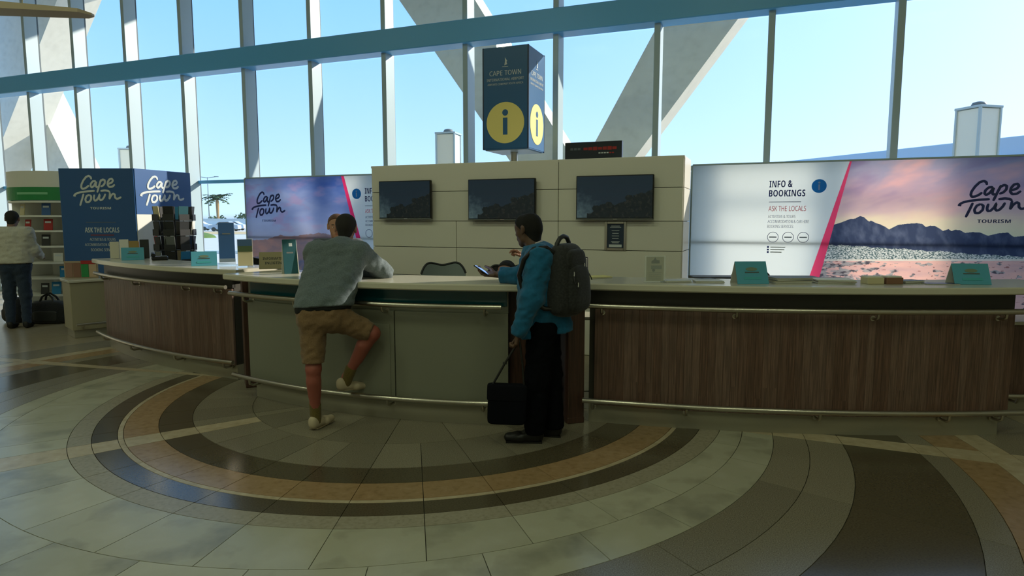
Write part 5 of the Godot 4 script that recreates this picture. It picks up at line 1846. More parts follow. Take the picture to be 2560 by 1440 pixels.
# A hand: wrist at the origin, fingers along +y, palm facing +z, thumb on +x (mir -1 for the other hand). curl: radians per joint for index..little, then thumb.
func add_hand(out: Soup, at: Vector3, b: Basis, mir: float, curl: Array, skin: Color, k := 1.0, spread := 1.0) -> void:
	var caps := [[Vector3(0, -0.03, 0), Vector3(0, 0.012, 0), 0.027, 0.024]]
	var bx := [0.030, 0.010, -0.010, -0.029]
	var ln := [0.072, 0.080, 0.074, 0.058]
	for i in 4:
		caps.append([Vector3(bx[i] * 0.7, 0.012, 0), Vector3(bx[i], 0.088 - 0.004 * absf(i - 1.2), 0), 0.0155, 0.0125])
		var p := Vector3(bx[i], 0.090 - 0.004 * absf(i - 1.2), 0.0)
		var ang: float = curl[i] * 0.7
		var side: float = (bx[i] * 2.0) * spread
		for s in 3:
			var L: float = ln[i] * [0.46, 0.31, 0.27][s]
			var d := Vector3(side * 0.8, cos(ang), sin(ang)).normalized()
			var q := p + d * L
			caps.append([p, q, 0.0094 - 0.0008 * s, 0.0087 - 0.0008 * s])
			p = q
			ang += curl[i]
	# thumb leaves the side of the palm near its base
	var tc: float = curl[4]
	var t0 := Vector3(0.022, 0.022, 0.004)
	var t1 := t0 + Vector3(0.026, 0.026, 0.012 + 0.010 * tc)
	var t2 := t1 + Vector3(0.012 - 0.014 * tc, 0.026, 0.006 + 0.012 * tc)
	var t3 := t2 + Vector3(0.004 - 0.016 * tc, 0.022, 0.004 + 0.010 * tc)
	caps.append([t0, t1, 0.016, 0.0125])
	caps.append([t1, t2, 0.0118, 0.0105])
	caps.append([t2, t3, 0.0104, 0.009])
	var w := []
	for q in caps:
		var a: Vector3 = q[0]
		var c: Vector3 = q[1]
		w.append([at + b * (Vector3(a.x * mir, a.y, a.z) * k), at + b * (Vector3(c.x * mir, c.y, c.z) * k), q[2] * k, q[3] * k])
	blob(out, w, 0.0036 * k, 0.007, [], 0.0, skin)

# a frame whose +y runs along dir and whose +z lies as near as it can to face
func hand_frame(dir: Vector3, face_: Vector3) -> Basis:
	var y := dir.normalized()
	var x := y.cross(face_).normalized()
	var z := x.cross(y)
	return Basis(x, y, z)

func look_frame(fwd: Vector3, up := Vector3.UP) -> Basis:
	var z := fwd.normalized()
	var x := up.cross(z).normalized()
	return Basis(x, z.cross(x), z)

func skin_mat() -> StandardMaterial3D:
	if not M.has("skin"):
		var m := mat(Color.WHITE, 0.55)
		m.vertex_color_use_as_albedo = true
		m.subsurf_scatter_enabled = true
		m.subsurf_scatter_strength = 0.06
		M.skin = m
	return M.skin

func garment(called: String, caps: Array, cell: float, k: float, cuts: Array, wav: float, m: Material, parent: Node3D, freq := 9.0) -> void:
	var s := Soup.new()
	blob(s, caps, cell, k, cuts, wav, Color.WHITE, [], freq)
	part(called, arrays(s.v, s.n, null, s.ix), m, parent)

func grow(caps: Array, r: float) -> Array:
	var o := []
	for q in caps:
		o.append([q[0], q[1], q[2] + r, q[3] + r])
	return o

func shoe_caps(heel: Vector3, toe: Vector3, up := Vector3.UP) -> Array:
	var f := (toe - heel).normalized()
	var s := f.cross(up).normalized()
	var ball := heel.lerp(toe, 0.66)
	return [[heel + up * 0.004, ball, 0.036, 0.034], [ball + s * 0.014, toe + s * 0.008, 0.032, 0.024], [ball - s * 0.014, toe - s * 0.004, 0.032, 0.024], [heel + up * 0.034, heel.lerp(toe, 0.36) + up * 0.022, 0.037, 0.034]]

# ---------------------------------------------------------------- people

func v3(a: Array) -> Vector3:
	return Vector3(a[0], a[1], a[2])

func build_people() -> void:
	fold.seed = 4
	fold.frequency = 1.0
	fold.fractal_octaves = 2
	leaning_man()
	teal_man()
	shelf_man()
	seated_staff()
	standing_staff()

func leaning_man() -> void:
	var o := thing("person", "person in grey jumper and tan shorts leaning on the desk, foot on rail", "person", Vector3.ZERO)
	var tan_ := Color(0.30, 0.085, 0.06)
	var face_c := Color(0.33, 0.17, 0.11)
	var hipL := Vector3(-1.545, 0.88, -4.93)
	var hipR := Vector3(-1.385, 0.88, -4.96)
	var knL := Vector3(-1.525, 0.50, -4.86)
	var anL := Vector3(-1.535, 0.11, -4.90)
	var knR := Vector3(-1.105, 0.735, -5.03)
	var anR := Vector3(-1.345, 0.36, -5.10)
	var shL := Vector3(-1.60, 1.365, -5.24)
	var shR := Vector3(-1.245, 1.36, -5.27)
	var elL := Vector3(-1.68, 1.187, -5.47)
	var wrL := Vector3(-1.50, 1.185, -5.60)
	var elR := Vector3(-1.085, 1.187, -5.43)
	var wrR := Vector3(-1.30, 1.185, -5.56)
	var neck := Vector3(-1.395, 1.43, -5.37)
	var head := Vector3(-1.410, 1.560, -5.49)
	var torso := [[hipL + Vector3(-0.01, 0.07, 0), shL + Vector3(0.05, -0.04, 0.02), 0.105, 0.085], [hipR + Vector3(0.01, 0.07, 0), shR + Vector3(-0.05, -0.04, 0.02), 0.105, 0.085], [(hipL + hipR) * 0.5 + Vector3(0, 0.08, -0.01), (shL + shR) * 0.5 + Vector3(0, -0.05, -0.01), 0.115, 0.105], [shL, shR, 0.066, 0.066], [(shL + shR) * 0.5 + Vector3(0, 0.0, 0), neck, 0.085, 0.062]]
	var arms := [[shL, elL, 0.056, 0.043], [elL, wrL, 0.042, 0.030], [shR, elR, 0.056, 0.043], [elR, wrR, 0.042, 0.030]]
	var legs := [[hipL, knL, 0.085, 0.058], [knL + Vector3(0, -0.02, 0.012), anL, 0.056, 0.036], [knL.lerp(anL, 0.28) + Vector3(0, 0, 0.02), knL.lerp(anL, 0.55), 0.050, 0.040], [hipR, knR, 0.085, 0.060], [knR, anR, 0.057, 0.037], [knR.lerp(anR, 0.25) + Vector3(-0.02, 0, 0.02), knR.lerp(anR, 0.55), 0.052, 0.042], [hipL, hipR, 0.10, 0.10]]
	var s := Soup.new()
	blob(s, torso.slice(0, 4) + arms, 0.017, 0.05, [], 0.0, face_c)
	blob(s, legs, 0.014, 0.03, [], 0.0, tan_)
	var hb := look_frame(Vector3(-0.16, -0.22, -1.0), Vector3(0.06, 1, -0.1))
	add_head(s, head, hb, 1.0, face_c)
	add_hand(s, wrR, hand_frame(Vector3(-1, 0.02, -0.35), Vector3(0, -1, 0)), 1.0, [0.35, 0.4, 0.4, 0.45, 0.3], face_c)
	add_hand(s, wrL, hand_frame(Vector3(1, 0.02, -0.4), Vector3(0, -1, 0)), -1.0, [0.35, 0.4, 0.4, 0.45, 0.3], face_c)
	part("body", soup_mesh(s), skin_mat(), o)
	var h := Soup.new()
	add_hair(h, head, hb, 1.0)
	part("hair", arrays(h.v, h.n, null, h.ix), mat(Color(0.105, 0.095, 0.09), 0.85), o)
	# jumper, hem slanting with the lean
	var hem := Vector3(-1.47, 0.955, -4.95)
	garment("jumper", grow(torso, 0.024) + grow(arms, 0.018) + [[shL.lerp(elL, 0.5), elL, 0.068, 0.062], [shR.lerp(elR, 0.5), elR, 0.068, 0.062]], 0.0125, 0.055, [[hem, Vector3(0.05, -1, 0.12).normalized()], [neck + Vector3(0, 0.025, -0.01), Vector3(0, 0.8, -0.6)]], 0.012, cloth(Color(0.37, 0.425, 0.445), 0.10, 0.22, 13), o, 11.0)
	garment("undershirt", grow(torso.slice(0, 3), 0.014), 0.014, 0.05, [[hem + Vector3(0, -0.035, 0), Vector3(0.10, -1, 0.10).normalized()], [hem + Vector3(0, 0.09, 0), Vector3(0, 1, 0)]], 0.004, mat(Color(0.05, 0.06, 0.07), 0.9), o)
	var sh := [[hipL, knL + (hipL - knL) * 0.08, 0.108, 0.085], [hipR, knR + (hipR - knR) * 0.12, 0.108, 0.084], [hipL + Vector3(0, 0.02, 0), hipR + Vector3(0, 0.02, 0), 0.118, 0.118], [hipL + Vector3(0.01, 0.09, -0.005), hipR + Vector3(-0.01, 0.09, -0.005), 0.108, 0.108], [hipL + Vector3(0.01, -0.02, 0.03), hipR + Vector3(-0.01, -0.02, 0.03), 0.10, 0.10]]
	garment("shorts", sh, 0.0125, 0.04, [[hipL + Vector3(0, 0.105, 0), Vector3(0.05, 1, 0)], [knL + Vector3(0, 0.04, 0), Vector3(0, -1, 0)], [knR + Vector3(-0.012, 0, 0), Vector3(0.92, -0.38, -0.1)]], 0.012, cloth(Color(0.47, 0.36, 0.235), 0.09, 0.15, 14), o, 13.0)
	var sock := cloth(Color(0.40, 0.33, 0.11), 0.12, 0.2, 15)
	garment("sock", [[anL + Vector3(0, 0.09, 0.004), anL + Vector3(0, -0.05, 0), 0.046, 0.042]], 0.008, 0.01, [], 0.002, sock, o)
	garment("sock", [[anR + (knR - anR).normalized() * 0.09, anR + Vector3(0, -0.045, 0), 0.047, 0.042]], 0.008, 0.01, [], 0.002, sock, o)
	var hL := Vector3(-1.545, 0.042, -4.87)
	var tL := Vector3(-1.465, 0.036, -5.065)
	var hR := Vector3(-1.375, 0.295, -5.07)
	var tR := Vector3(-1.235, 0.262, -5.225)
	var shoe_m := mat(Color(0.72, 0.66, 0.56), 0.7)
	for q in [[hL, tL], [hR, tR]]:
		garment("shoe", shoe_caps(q[0], q[1]), 0.007, 0.02, [], 0.0, shoe_m, o)
		var f: Vector3 = (q[1] - q[0])
		part("shoe_sole", loft([[q[0] + Vector3(-0.034, -0.036, 0.0), q[0] + Vector3(0.034, -0.036, 0), q[0] + Vector3(0.034, -0.028, 0), q[0] + Vector3(-0.034, -0.028, 0)], [q[1] + Vector3(-0.03, -0.026, 0.0), q[1] + Vector3(0.03, -0.026, 0), q[1] + Vector3(0.03, -0.018, 0), q[1] + Vector3(-0.03, -0.018, 0)]]), mat(Color(0.62, 0.56, 0.46), 0.8), o)

func teal_man() -> void:
	var o := thing("person", "person in a teal jacket and black trousers at the desk looking at a phone", "person", Vector3.ZERO)
	var skin := Color(0.10, 0.052, 0.035)
	var hipN := Vector3(0.215, 0.87, -4.60)
	var hipF := Vector3(0.245, 0.87, -4.76)
	var knN := Vector3(0.185, 0.47, -4.60)
	var knF := Vector3(0.285, 0.47, -4.76)
	var anN := Vector3(0.165, 0.10, -4.60)
	var anF := Vector3(0.32, 0.10, -4.73)
	var shN := Vector3(0.185, 1.375, -4.46)
	var shF := Vector3(0.205, 1.375, -4.82)
	var elN := Vector3(0.135, 1.09, -4.42)
	var wrN := Vector3(0.055, 0.865, -4.45)
	var elF := Vector3(0.06, 1.20, -4.90)
	var wrF := Vector3(-0.105, 1.205, -5.00)
	var neck := Vector3(0.165, 1.44, -4.645)
	var head := Vector3(0.118, 1.562, -4.66)
	var mid := (hipN + hipF) * 0.5
	var torso := [[hipN + Vector3(0, 0.10, 0.0), shN + Vector3(0.01, -0.05, -0.05), 0.115, 0.095], [hipF + Vector3(0, 0.10, 0.0), shF + Vector3(0.01, -0.05, 0.05), 0.115, 0.095], [mid + Vector3(-0.05, 0.16, 0), mid + Vector3(-0.04, 0.42, 0), 0.125, 0.12], [mid + Vector3(0.01, 0.1, 0), mid + Vector3(0.0, 0.44, 0), 0.12, 0.115], [shN, shF, 0.062, 0.062], [(shN + shF) * 0.5, neck + Vector3(0, -0.02, 0), 0.09, 0.068]]
	var arms := [[shN, elN, 0.056, 0.044], [elN, wrN, 0.043, 0.031], [shF, elF, 0.056, 0.044], [elF, wrF, 0.043, 0.031]]
	var legs := [[hipN, knN, 0.088, 0.062], [knN, anN, 0.058, 0.040], [hipF, knF, 0.088, 0.062], [knF, anF, 0.058, 0.040], [hipN, hipF, 0.10, 0.10]]
	var s := Soup.new()
	blob(s, torso.slice(0, 5) + arms + legs, 0.018, 0.05, [], 0.0, skin)
	var hb := look_frame(Vector3(-0.76, -0.12, -0.64))
	add_head(s, head, hb, 0.97, skin)
	add_hand(s, wrN + Vector3(-0.008, -0.015, 0), hand_frame(Vector3(-0.10, -1, 0), Vector3(-0.9, 0, -0.4)), 1.0, [0.95, 1.0, 1.0, 1.05, 0.9], skin)
	add_hand(s, wrF + Vector3(-0.02, 0, 0), hand_frame(Vector3(-0.97, 0.05, -0.2), Vector3(-0.2, 1, 0.25)), 1.0, [0.45, 0.5, 0.5, 0.55, 0.55], skin)
	part("body", soup_mesh(s), skin_mat(), o)
	var h := Soup.new()
	add_hair(h, head, hb, 0.97)
	part("hair", arrays(h.v, h.n, null, h.ix), mat(Color(0.035, 0.032, 0.03), 0.9), o)
	var teal := cloth(Color(0.0, 0.36, 0.53), 0.05, 0.10, 16)
	var skirt := [[mid + Vector3(-0.10, -0.09, 0.09), mid + Vector3(-0.06, 0.25, 0.05), 0.075, 0.11], [mid + Vector3(0.14, -0.06, 0.07), mid + Vector3(0.03, 0.25, 0.03), 0.080, 0.12], [mid + Vector3(0.14, -0.06, -0.06), mid + Vector3(0.03, 0.25, -0.03), 0.080, 0.12], [mid + Vector3(-0.09, -0.09, -0.08), mid + Vector3(-0.06, 0.25, -0.05), 0.075, 0.11]]
	garment("jacket", grow(torso, 0.020) + grow(arms, 0.019) + skirt + [[shN.lerp(elN, 0.4), elN, 0.074, 0.064], [elN, wrN, 0.062, 0.050], [elF, wrF + Vector3(0.02, 0, 0.01), 0.060, 0.048]], 0.0125, 0.045, [[Vector3(0.03, 0.765, -4.66), Vector3(0.16, -1, 0).normalized()], [neck + Vector3(0, 0.022, 0), Vector3(-0.25, 0.95, 0)], [Vector3(wrF.x + 0.012, 1.2, wrF.z), Vector3(-0.97, 0, -0.2)]] , 0.013, teal, o, 11.0)
	garment("shirt_collar", [[neck + Vector3(0.022, -0.005, -0.045), neck + Vector3(0.022, -0.005, 0.045), 0.034, 0.034], [neck + Vector3(0.0, 0.0, 0.05), neck + Vector3(-0.05, -0.03, 0.03), 0.022, 0.016], [neck + Vector3(0.0, 0.0, -0.05), neck + Vector3(-0.05, -0.03, -0.03), 0.022, 0.016], [neck + Vector3(0.0, -0.01, 0.0), neck + Vector3(0, 0.012, 0), 0.064, 0.062]], 0.008, 0.02, [[neck + Vector3(0, 0.034, 0), Vector3(-0.25, 0.95, 0)]], 0.0, mat(Color(0.74, 0.72, 0.74), 0.8), o)
	garment("trousers", [[hipN, knN, 0.112, 0.092], [knN, anN + Vector3(0.0, -0.03, 0), 0.090, 0.076], [hipF, knF, 0.112, 0.092], [knF, anF + Vector3(0.0, -0.03, 0), 0.090, 0.076], [hipN, hipF, 0.12, 0.12]], 0.0135, 0.035, [[Vector3(0, 0.96, 0), Vector3.UP], [Vector3(0, 0.065, 0), Vector3.DOWN]], 0.010, dull(Color(0.055, 0.06, 0.08)), o, 10.0)
	var shoe_m := mat(Color(0.018, 0.018, 0.022), 0.4)
	for q in [[Vector3(0.19, 0.042, -4.595), Vector3(-0.025, 0.036, -4.605)], [Vector3(0.335, 0.042, -4.72), Vector3(0.15, 0.036, -4.77)]]:
		garment("shoe", grow(shoe_caps(q[0], q[1]), 0.006), 0.007, 0.02, [], 0.0, shoe_m, o)
		part("shoe_sole", loft([[q[0] + Vector3(0.03, -0.042, -0.036), q[0] + Vector3(0.03, -0.042, 0.036), q[0] + Vector3(0.03, -0.028, 0.036), q[0] + Vector3(0.03, -0.028, -0.036)], [q[1] + Vector3(-0.02, -0.036, -0.032), q[1] + Vector3(-0.02, -0.036, 0.032), q[1] + Vector3(-0.02, -0.02, 0.032), q[1] + Vector3(-0.02, -0.02, -0.032)]]), shoe_m, o)
	# phone in the far hand
	var ph := thing("phone", "bright phone held by the person in the teal jacket", "phone", Vector3(-0.232, 1.235, -5.01), 0.0)
	var pb := Basis(Vector3(-0.80, 0.52, -0.28).normalized(), Vector3(0.25, -0.1, -0.96).normalized(), Vector3(-0.55, -0.85, 0.0).normalized()).orthonormalized()
	part("case", cbox(0.142, 0.072, 0.009, 0.003), M.black, ph, Vector3.ZERO, pb)
	part("screen", cbox(0.128, 0.064, 0.0015, 0.0), glow(Color(0.55, 0.68, 0.9), 0.75), ph, pb.z * -0.0052, pb)
	var li := OmniLight3D.new()
	li.name = "screen_light"
	li.light_color = Color(0.55, 0.68, 0.9)
	li.light_energy = 0.004
	li.light_size = 0.05
	li.omni_range = 40.0
	li.omni_attenuation = 2.0
	li.shadow_enabled = true
	ph.add_child(li)
	li.position = pb.z * -0.03
	# backpack
	var b := thing("backpack", "bulky black backpack on the back of the person in teal", "backpack", Vector3(0.385, 1.205, -4.55), 0.0)
	var bb := look_frame(Vector3(0.80, 0.03, 0.60), Vector3(-0.08, 1, 0))
	var bm := cloth(Color(0.085, 0.095, 0.10), 0.06, 0.25, 17, 0.9)
	part("main_bag", pillow(Vector3(0.35, 0.52, 0.22), 0.62, 0.62, 36, 24, 0.16), bm, b, Vector3.ZERO, bb)
	part("front_pocket", pillow(Vector3(0.26, 0.34, 0.12), 0.55, 0.6, 30, 18, 0.1), bm, b, bb * Vector3(0.0, -0.055, 0.085), bb)
	part("upper_pocket", pillow(Vector3(0.24, 0.15, 0.09), 0.6, 0.6, 28, 14, 0.2), bm, b, bb * Vector3(0.0, 0.145, 0.072), bb)
	part("grab_handle", tube([bb * Vector3(-0.085, 0.20, -0.02), bb * Vector3(-0.078, 0.262, -0.015), bb * Vector3(-0.045, 0.298, -0.01), bb * Vector3(0.0, 0.31, -0.01), bb * Vector3(0.045, 0.298, -0.01), bb * Vector3(0.078, 0.262, -0.015), bb * Vector3(0.085, 0.20, -0.02)], 0.016, 10), M.dark_grey, b)
	for e in [-1.0, 1.0]:
		part("side_pocket", pillow(Vector3(0.05, 0.22, 0.13), 0.5, 0.6, 20, 14), bm, b, bb * Vector3(e * 0.150, -0.10, 0.0), bb)
	# strap round the near shoulder
	part("strap", tube([Vector3(-0.07, 0.18, 0.09), Vector3(-0.15, 0.235, 0.125), Vector3(-0.235, 0.225, 0.135), Vector3(-0.305, 0.15, 0.125), Vector3(-0.335, 0.04, 0.10), Vector3(-0.30, -0.10, 0.10), Vector3(-0.16, -0.19, 0.12), Vector3(-0.06, -0.20, 0.09)], 0.017, 8), M.black, b)
	part("strap", tube([Vector3(-0.06, 0.19, -0.09), Vector3(-0.15, 0.235, -0.15), Vector3(-0.235, 0.225, -0.18), Vector3(-0.30, 0.14, -0.18), Vector3(-0.335, 0.02, -0.17), Vector3(-0.29, -0.10, -0.17), Vector3(-0.12, -0.19, -0.15)], 0.017, 8), M.black, b)
	for q in [[Vector3(0.05, 0.10, 0.125), 0.5], [Vector3(-0.10, 0.055, 0.130), 0.3], [Vector3(-0.085, -0.02, 0.150), 1.5]]:
		part("zip_pull", tube([bb * (q[0] + Vector3(0, 0.016, 0)), bb * q[0], bb * (q[0] - Vector3(0.004, 0.016, 0))], 0.0045, 8), M.chrome, b)
	var zp := []
	for k in 17:
		var a := PI * k / 16.0
		zp.append(bb * Vector3(cos(a) * 0.115, -0.01 + sin(a) * 0.10, 0.142 - 0.03 * sin(a)))
	part("zip", tube(zp, 0.004, 6), M.black, b)
	# satchel held by its strap
	var t := thing("satchel", "flat black satchel hanging by its strap from the near hand", "bag", Vector3(-0.035, 0.325, -4.455), 0.0)
	part("body", pillow(Vector3(0.275, 0.28, 0.075), 0.22, 0.3, 28, 16), dull(Color(0.06, 0.065, 0.09)), t, Vector3.ZERO, Basis(Vector3.FORWARD, 0.04))
	part("flap", pillow(Vector3(0.285, 0.12, 0.085), 0.22, 0.3, 28, 12), dull(Color(0.075, 0.08, 0.105)), t, Vector3(0, 0.09, 0), Basis(Vector3.FORWARD, 0.04))
	part("strap", tube([Vector3(-0.11, 0.13, 0), Vector3(-0.02, 0.29, 0.0), Vector3(0.075, 0.445, 0.0), Vector3(0.085, 0.475, 0.002), Vector3(0.09, 0.445, 0.004), Vector3(0.11, 0.29, 0.01), Vector3(0.12, 0.13, 0.01)], 0.008, 8), M.black, t)
	part("buckle", cbox(0.03, 0.018, 0.012, 0.003), M.dark_grey, t, Vector3(-0.015, 0.30, 0.0))

func standing_caps(p: Vector3, fwd: Vector3, hgt: float, armL: Array, armR: Array) -> Dictionary:
	# an upright figure of height hgt; arm arrays hold elbow and wrist as offsets from the shoulder
	var k := hgt / 1.75
	var f := Vector3(fwd.x, 0, fwd.z).normalized()
	var r := f.cross(Vector3.UP)
	var J := {}
	J.hipL = p - r * 0.09 * k + Vector3(0, 0.92 * k, 0)
	J.hipR = p + r * 0.09 * k + Vector3(0, 0.92 * k, 0)
	J.knL = p - r * 0.10 * k + Vector3(0, 0.50 * k, 0) + f * 0.02
	J.knR = p + r * 0.10 * k + Vector3(0, 0.50 * k, 0) + f * 0.02
	J.anL = p - r * 0.10 * k + Vector3(0, 0.09 * k, 0) - f * 0.02
	J.anR = p + r * 0.10 * k + Vector3(0, 0.09 * k, 0) - f * 0.02
	J.shL = p - r * 0.175 * k + Vector3(0, 1.43 * k, 0)
	J.shR = p + r * 0.175 * k + Vector3(0, 1.43 * k, 0)
	J.elL = J.shL + v3(armL[0])
	J.wrL = J.shL + v3(armL[1])
	J.elR = J.shR + v3(armR[0])
	J.wrR = J.shR + v3(armR[1])
	J.neck = p + Vector3(0, 1.50 * k, 0) + f * 0.01
	J.head = p + Vector3(0, 1.635 * k, 0) + f * 0.045
	var m: Vector3 = (J.hipL + J.hipR) * 0.5
	J.torso = [[J.hipL + Vector3(0, 0.06, 0), J.shL + r * 0.05 - Vector3(0, 0.05, 0), 0.11, 0.09], [J.hipR + Vector3(0, 0.06, 0), J.shR - r * 0.05 - Vector3(0, 0.05, 0), 0.11, 0.09], [m + Vector3(0, 0.1, 0), m + Vector3(0, 0.42, 0), 0.115, 0.11], [J.shL, J.shR, 0.062, 0.062], [J.neck - Vector3(0, 0.08, 0), J.neck, 0.085, 0.062]]
	J.arms = [[J.shL, J.elL, 0.055, 0.042], [J.elL, J.wrL, 0.042, 0.030], [J.shR, J.elR, 0.055, 0.042], [J.elR, J.wrR, 0.042, 0.030]]
	J.legs = [[J.hipL, J.knL, 0.086, 0.060], [J.knL, J.anL, 0.057, 0.038], [J.hipR, J.knR, 0.086, 0.060], [J.knR, J.anR, 0.057, 0.038], [J.hipL, J.hipR, 0.10, 0.10]]
	J.f = f
	J.r = r
	return J

func shelf_man() -> void:
	var o := thing("person", "person in a white shirt and blue jeans choosing leaflets at the shelves", "person", Vector3.ZERO)
	var skin := Color(0.20, 0.11, 0.075)
	var J := standing_caps(Vector3(-7.44, 0, -9.62), Vector3(-0.35, 0, -1.0), 1.76, [[-0.10, -0.24, -0.12], [-0.08, -0.30, -0.36]], [[0.06, -0.27, -0.06], [-0.02, -0.36, -0.28]])
	var s := Soup.new()
	blob(s, J.torso.slice(0, 4) + J.arms + J.legs, 0.019, 0.05, [], 0.0, skin)
	var hb := look_frame(Vector3(-0.45, -0.25, -1.0))
	add_head(s, J.head, hb, 1.0, skin)
	add_hand(s, J.wrL, hand_frame(Vector3(0.1, -0.1, -1), Vector3(0.6, -0.4, 0)), -1.0, [0.4, 0.45, 0.5, 0.5, 0.4], skin)
	add_hand(s, J.wrR, hand_frame(Vector3(-0.2, -0.1, -1), Vector3(-0.6, -0.4, 0)), 1.0, [0.4, 0.45, 0.5, 0.5, 0.4], skin)
	part("body", soup_mesh(s), skin_mat(), o)
	var h := Soup.new()
	add_hair(h, J.head, hb, 1.0)
	part("hair", arrays(h.v, h.n, null, h.ix), mat(Color(0.10, 0.10, 0.10), 0.85), o)
	garment("shirt", grow(J.torso, 0.034) + grow(J.arms, 0.026), 0.014, 0.06, [[Vector3(0, 0.98, 0), Vector3.DOWN], [J.neck + Vector3(0, 0.02, 0), Vector3.UP]], 0.014, cloth(Color(0.78, 0.77, 0.72), 0.06, 0.10, 18), o, 10.0)
	garment("jeans", grow(J.legs, 0.020) + [[J.hipL + Vector3(0, 0.06, 0), J.hipR + Vector3(0, 0.06, 0), 0.118, 0.118]], 0.014, 0.035, [[Vector3(0, 1.03, 0), Vector3.UP], [Vector3(0, 0.07, 0), Vector3.DOWN]], 0.010, cloth(Color(0.10, 0.17, 0.27), 0.10, 0.2, 19), o, 10.0)
	garment("belt", [[J.hipL + Vector3(0, 0.065, 0), J.hipR + Vector3(0, 0.065, 0), 0.126, 0.126]], 0.012, 0.01, [[Vector3(0, 1.0, 0), Vector3.UP], [Vector3(0, 0.965, 0), Vector3.DOWN]], 0.0, M.black, o)
	for e in [[J.anL, -1.0], [J.anR, 1.0]]:
		var a: Vector3 = e[0]
		garment("shoe", grow(shoe_caps(Vector3(a.x, 0.042, a.z) - J.f * 0.03, Vector3(a.x, 0.036, a.z) + J.f * 0.20), 0.004), 0.009, 0.02, [], 0.0, mat(Color(0.06, 0.06, 0.065), 0.6), o)

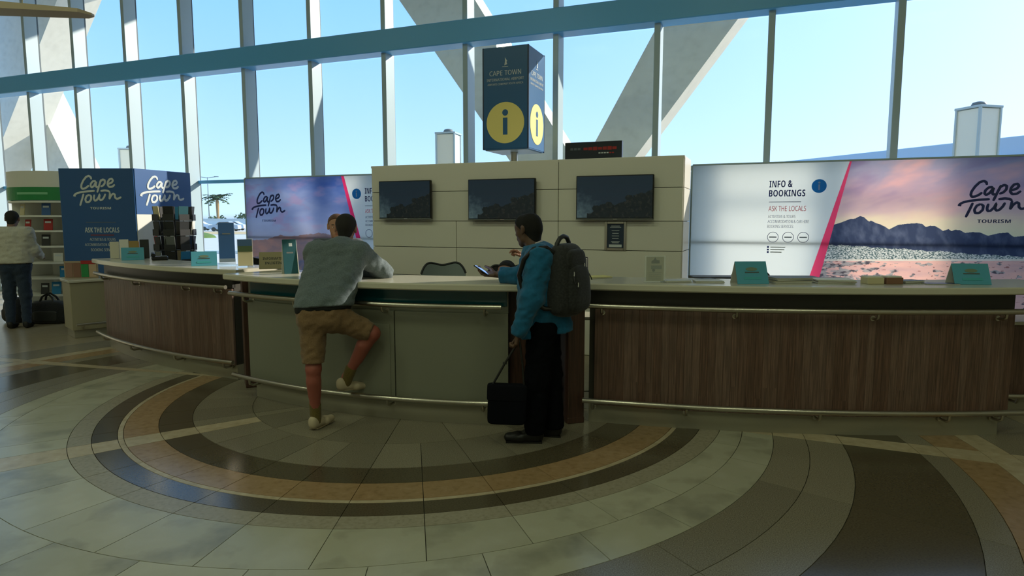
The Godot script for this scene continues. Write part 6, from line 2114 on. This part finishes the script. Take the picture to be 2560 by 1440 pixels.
func seated_staff() -> void:
	var o := thing("person", "seated staff person behind the desk raising a pointing hand", "person", Vector3.ZERO)
	var skin := Color(0.34, 0.17, 0.11)
	var head := Vector3(-0.055, 1.115, -6.30)
	var neck := Vector3(-0.04, 0.985, -6.345)
	var shL := Vector3(0.135, 0.915, -6.36)
	var shR := Vector3(-0.215, 0.915, -6.33)
	var hipL := Vector3(0.06, 0.56, -6.45)
	var hipR := Vector3(-0.13, 0.56, -6.44)
	var knL := Vector3(0.09, 0.53, -6.06)
	var knR := Vector3(-0.17, 0.53, -6.06)
	var anL := Vector3(0.09, 0.10, -6.10)
	var anR := Vector3(-0.17, 0.10, -6.10)
	var elL := Vector3(0.275, 1.04, -6.22)
	var wrL := Vector3(0.120, 1.275, -6.19)
	var elR := Vector3(-0.30, 0.72, -6.22)
	var wrR := Vector3(-0.15, 0.74, -6.04)
	var torso := [[hipL + Vector3(0, 0.05, 0), shL + Vector3(-0.05, -0.04, 0), 0.11, 0.088], [hipR + Vector3(0, 0.05, 0), shR + Vector3(0.05, -0.04, 0), 0.11, 0.088], [shL, shR, 0.06, 0.06], [neck - Vector3(0, 0.07, 0), neck, 0.08, 0.06]]
	var arms := [[shL, elL, 0.052, 0.040], [elL, wrL, 0.040, 0.029], [shR, elR, 0.052, 0.040], [elR, wrR, 0.040, 0.029]]
	var legs := [[hipL, knL, 0.085, 0.058], [knL, anL, 0.055, 0.038], [hipR, knR, 0.085, 0.058], [knR, anR, 0.055, 0.038], [hipL, hipR, 0.10, 0.10]]
	var s := Soup.new()
	blob(s, torso + arms + legs, 0.019, 0.05, [], 0.0, skin)
	var hb := look_frame(Vector3(-0.25, -0.12, 1.0))
	add_head(s, head, hb, 1.0, skin)
	add_hand(s, wrL, hand_frame(Vector3(-0.74, 0.55, 0.1), Vector3(-0.5, -0.75, 0.1)), 1.0, [0.55, 1.2, 1.25, 1.3, 0.3], skin, 1.1)
	add_hand(s, wrR, hand_frame(Vector3(0.3, 0, 0.95), Vector3(0, -1, 0)), -1.0, [0.3, 0.35, 0.35, 0.4, 0.3], skin)
	part("body", soup_mesh(s), skin_mat(), o)
	var h := Soup.new()
	add_hair(h, head, hb, 1.0, 0.022)
	part("hair", arrays(h.v, h.n, null, h.ix), mat(Color(0.06, 0.05, 0.045), 0.8), o)
	garment("shirt", grow(torso, 0.018) + grow(arms, 0.015), 0.014, 0.045, [[Vector3(0, 0.60, 0), Vector3.DOWN], [neck, Vector3.UP]], 0.008, cloth(Color(0.74, 0.73, 0.70), 0.06, 0.1, 21), o)
	garment("trousers", grow(legs, 0.016), 0.016, 0.035, [[Vector3(0, 0.08, 0), Vector3.DOWN]], 0.006, mat(Color(0.05, 0.055, 0.07), 0.85), o)
	for a in [anL, anR]:
		garment("shoe", shoe_caps(Vector3(a.x, 0.042, a.z - 0.03), Vector3(a.x, 0.036, a.z + 0.19)), 0.010, 0.02, [], 0.0, M.black, o)
	mesh_chair(Vector3(-0.035, -0.03, -6.47), 0.0, "dark office chair under the seated staff person", mat(Color(0.10, 0.11, 0.12), 0.6))

func standing_staff() -> void:
	var o := thing("person", "staff person standing behind the desk, hidden by the leaning person", "person", Vector3.ZERO)
	var skin := Color(0.36, 0.19, 0.12)
	var J := standing_caps(Vector3(-1.70, 0, -6.30), Vector3(0.15, 0, 1.0), 1.68, [[0.05, -0.26, 0.04], [0.02, -0.30, 0.26]], [[-0.05, -0.26, 0.04], [0.02, -0.30, 0.26]])
	var s := Soup.new()
	blob(s, J.torso.slice(0, 4) + J.arms + J.legs, 0.019, 0.05, [], 0.0, skin)
	var hb := look_frame(Vector3(0.25, -0.15, 1.0))
	add_head(s, J.head, hb, 0.98, skin)
	add_hand(s, J.wrL, hand_frame(Vector3(-0.1, 0, 1), Vector3(0, -1, 0)), -1.0, [0.3, 0.35, 0.35, 0.4, 0.3], skin)
	add_hand(s, J.wrR, hand_frame(Vector3(0.1, 0, 1), Vector3(0, -1, 0)), 1.0, [0.3, 0.35, 0.35, 0.4, 0.3], skin)
	part("body", soup_mesh(s), skin_mat(), o)
	var h := Soup.new()
	add_hair(h, J.head, hb, 0.98, 0.02)
	part("hair", arrays(h.v, h.n, null, h.ix), mat(Color(0.36, 0.25, 0.19), 0.8), o)
	garment("shirt", grow(J.torso, 0.018) + grow(J.arms, 0.014), 0.015, 0.045, [[Vector3(0, 0.86, 0), Vector3.DOWN], [J.neck + Vector3(0, 0.01, 0), Vector3.UP]], 0.007, cloth(Color(0.30, 0.33, 0.38), 0.06, 0.1, 22), o)
	garment("trousers", grow(J.legs, 0.016), 0.016, 0.035, [[Vector3(0, 0.98, 0), Vector3.UP], [Vector3(0, 0.07, 0), Vector3.DOWN]], 0.006, mat(Color(0.05, 0.055, 0.07), 0.85), o)
	for a in [J.anL, J.anR]:
		garment("shoe", shoe_caps(Vector3(a.x, 0.042, a.z) - J.f * 0.03, Vector3(a.x, 0.036, a.z) + J.f * 0.19), 0.010, 0.02, [], 0.0, M.black, o)
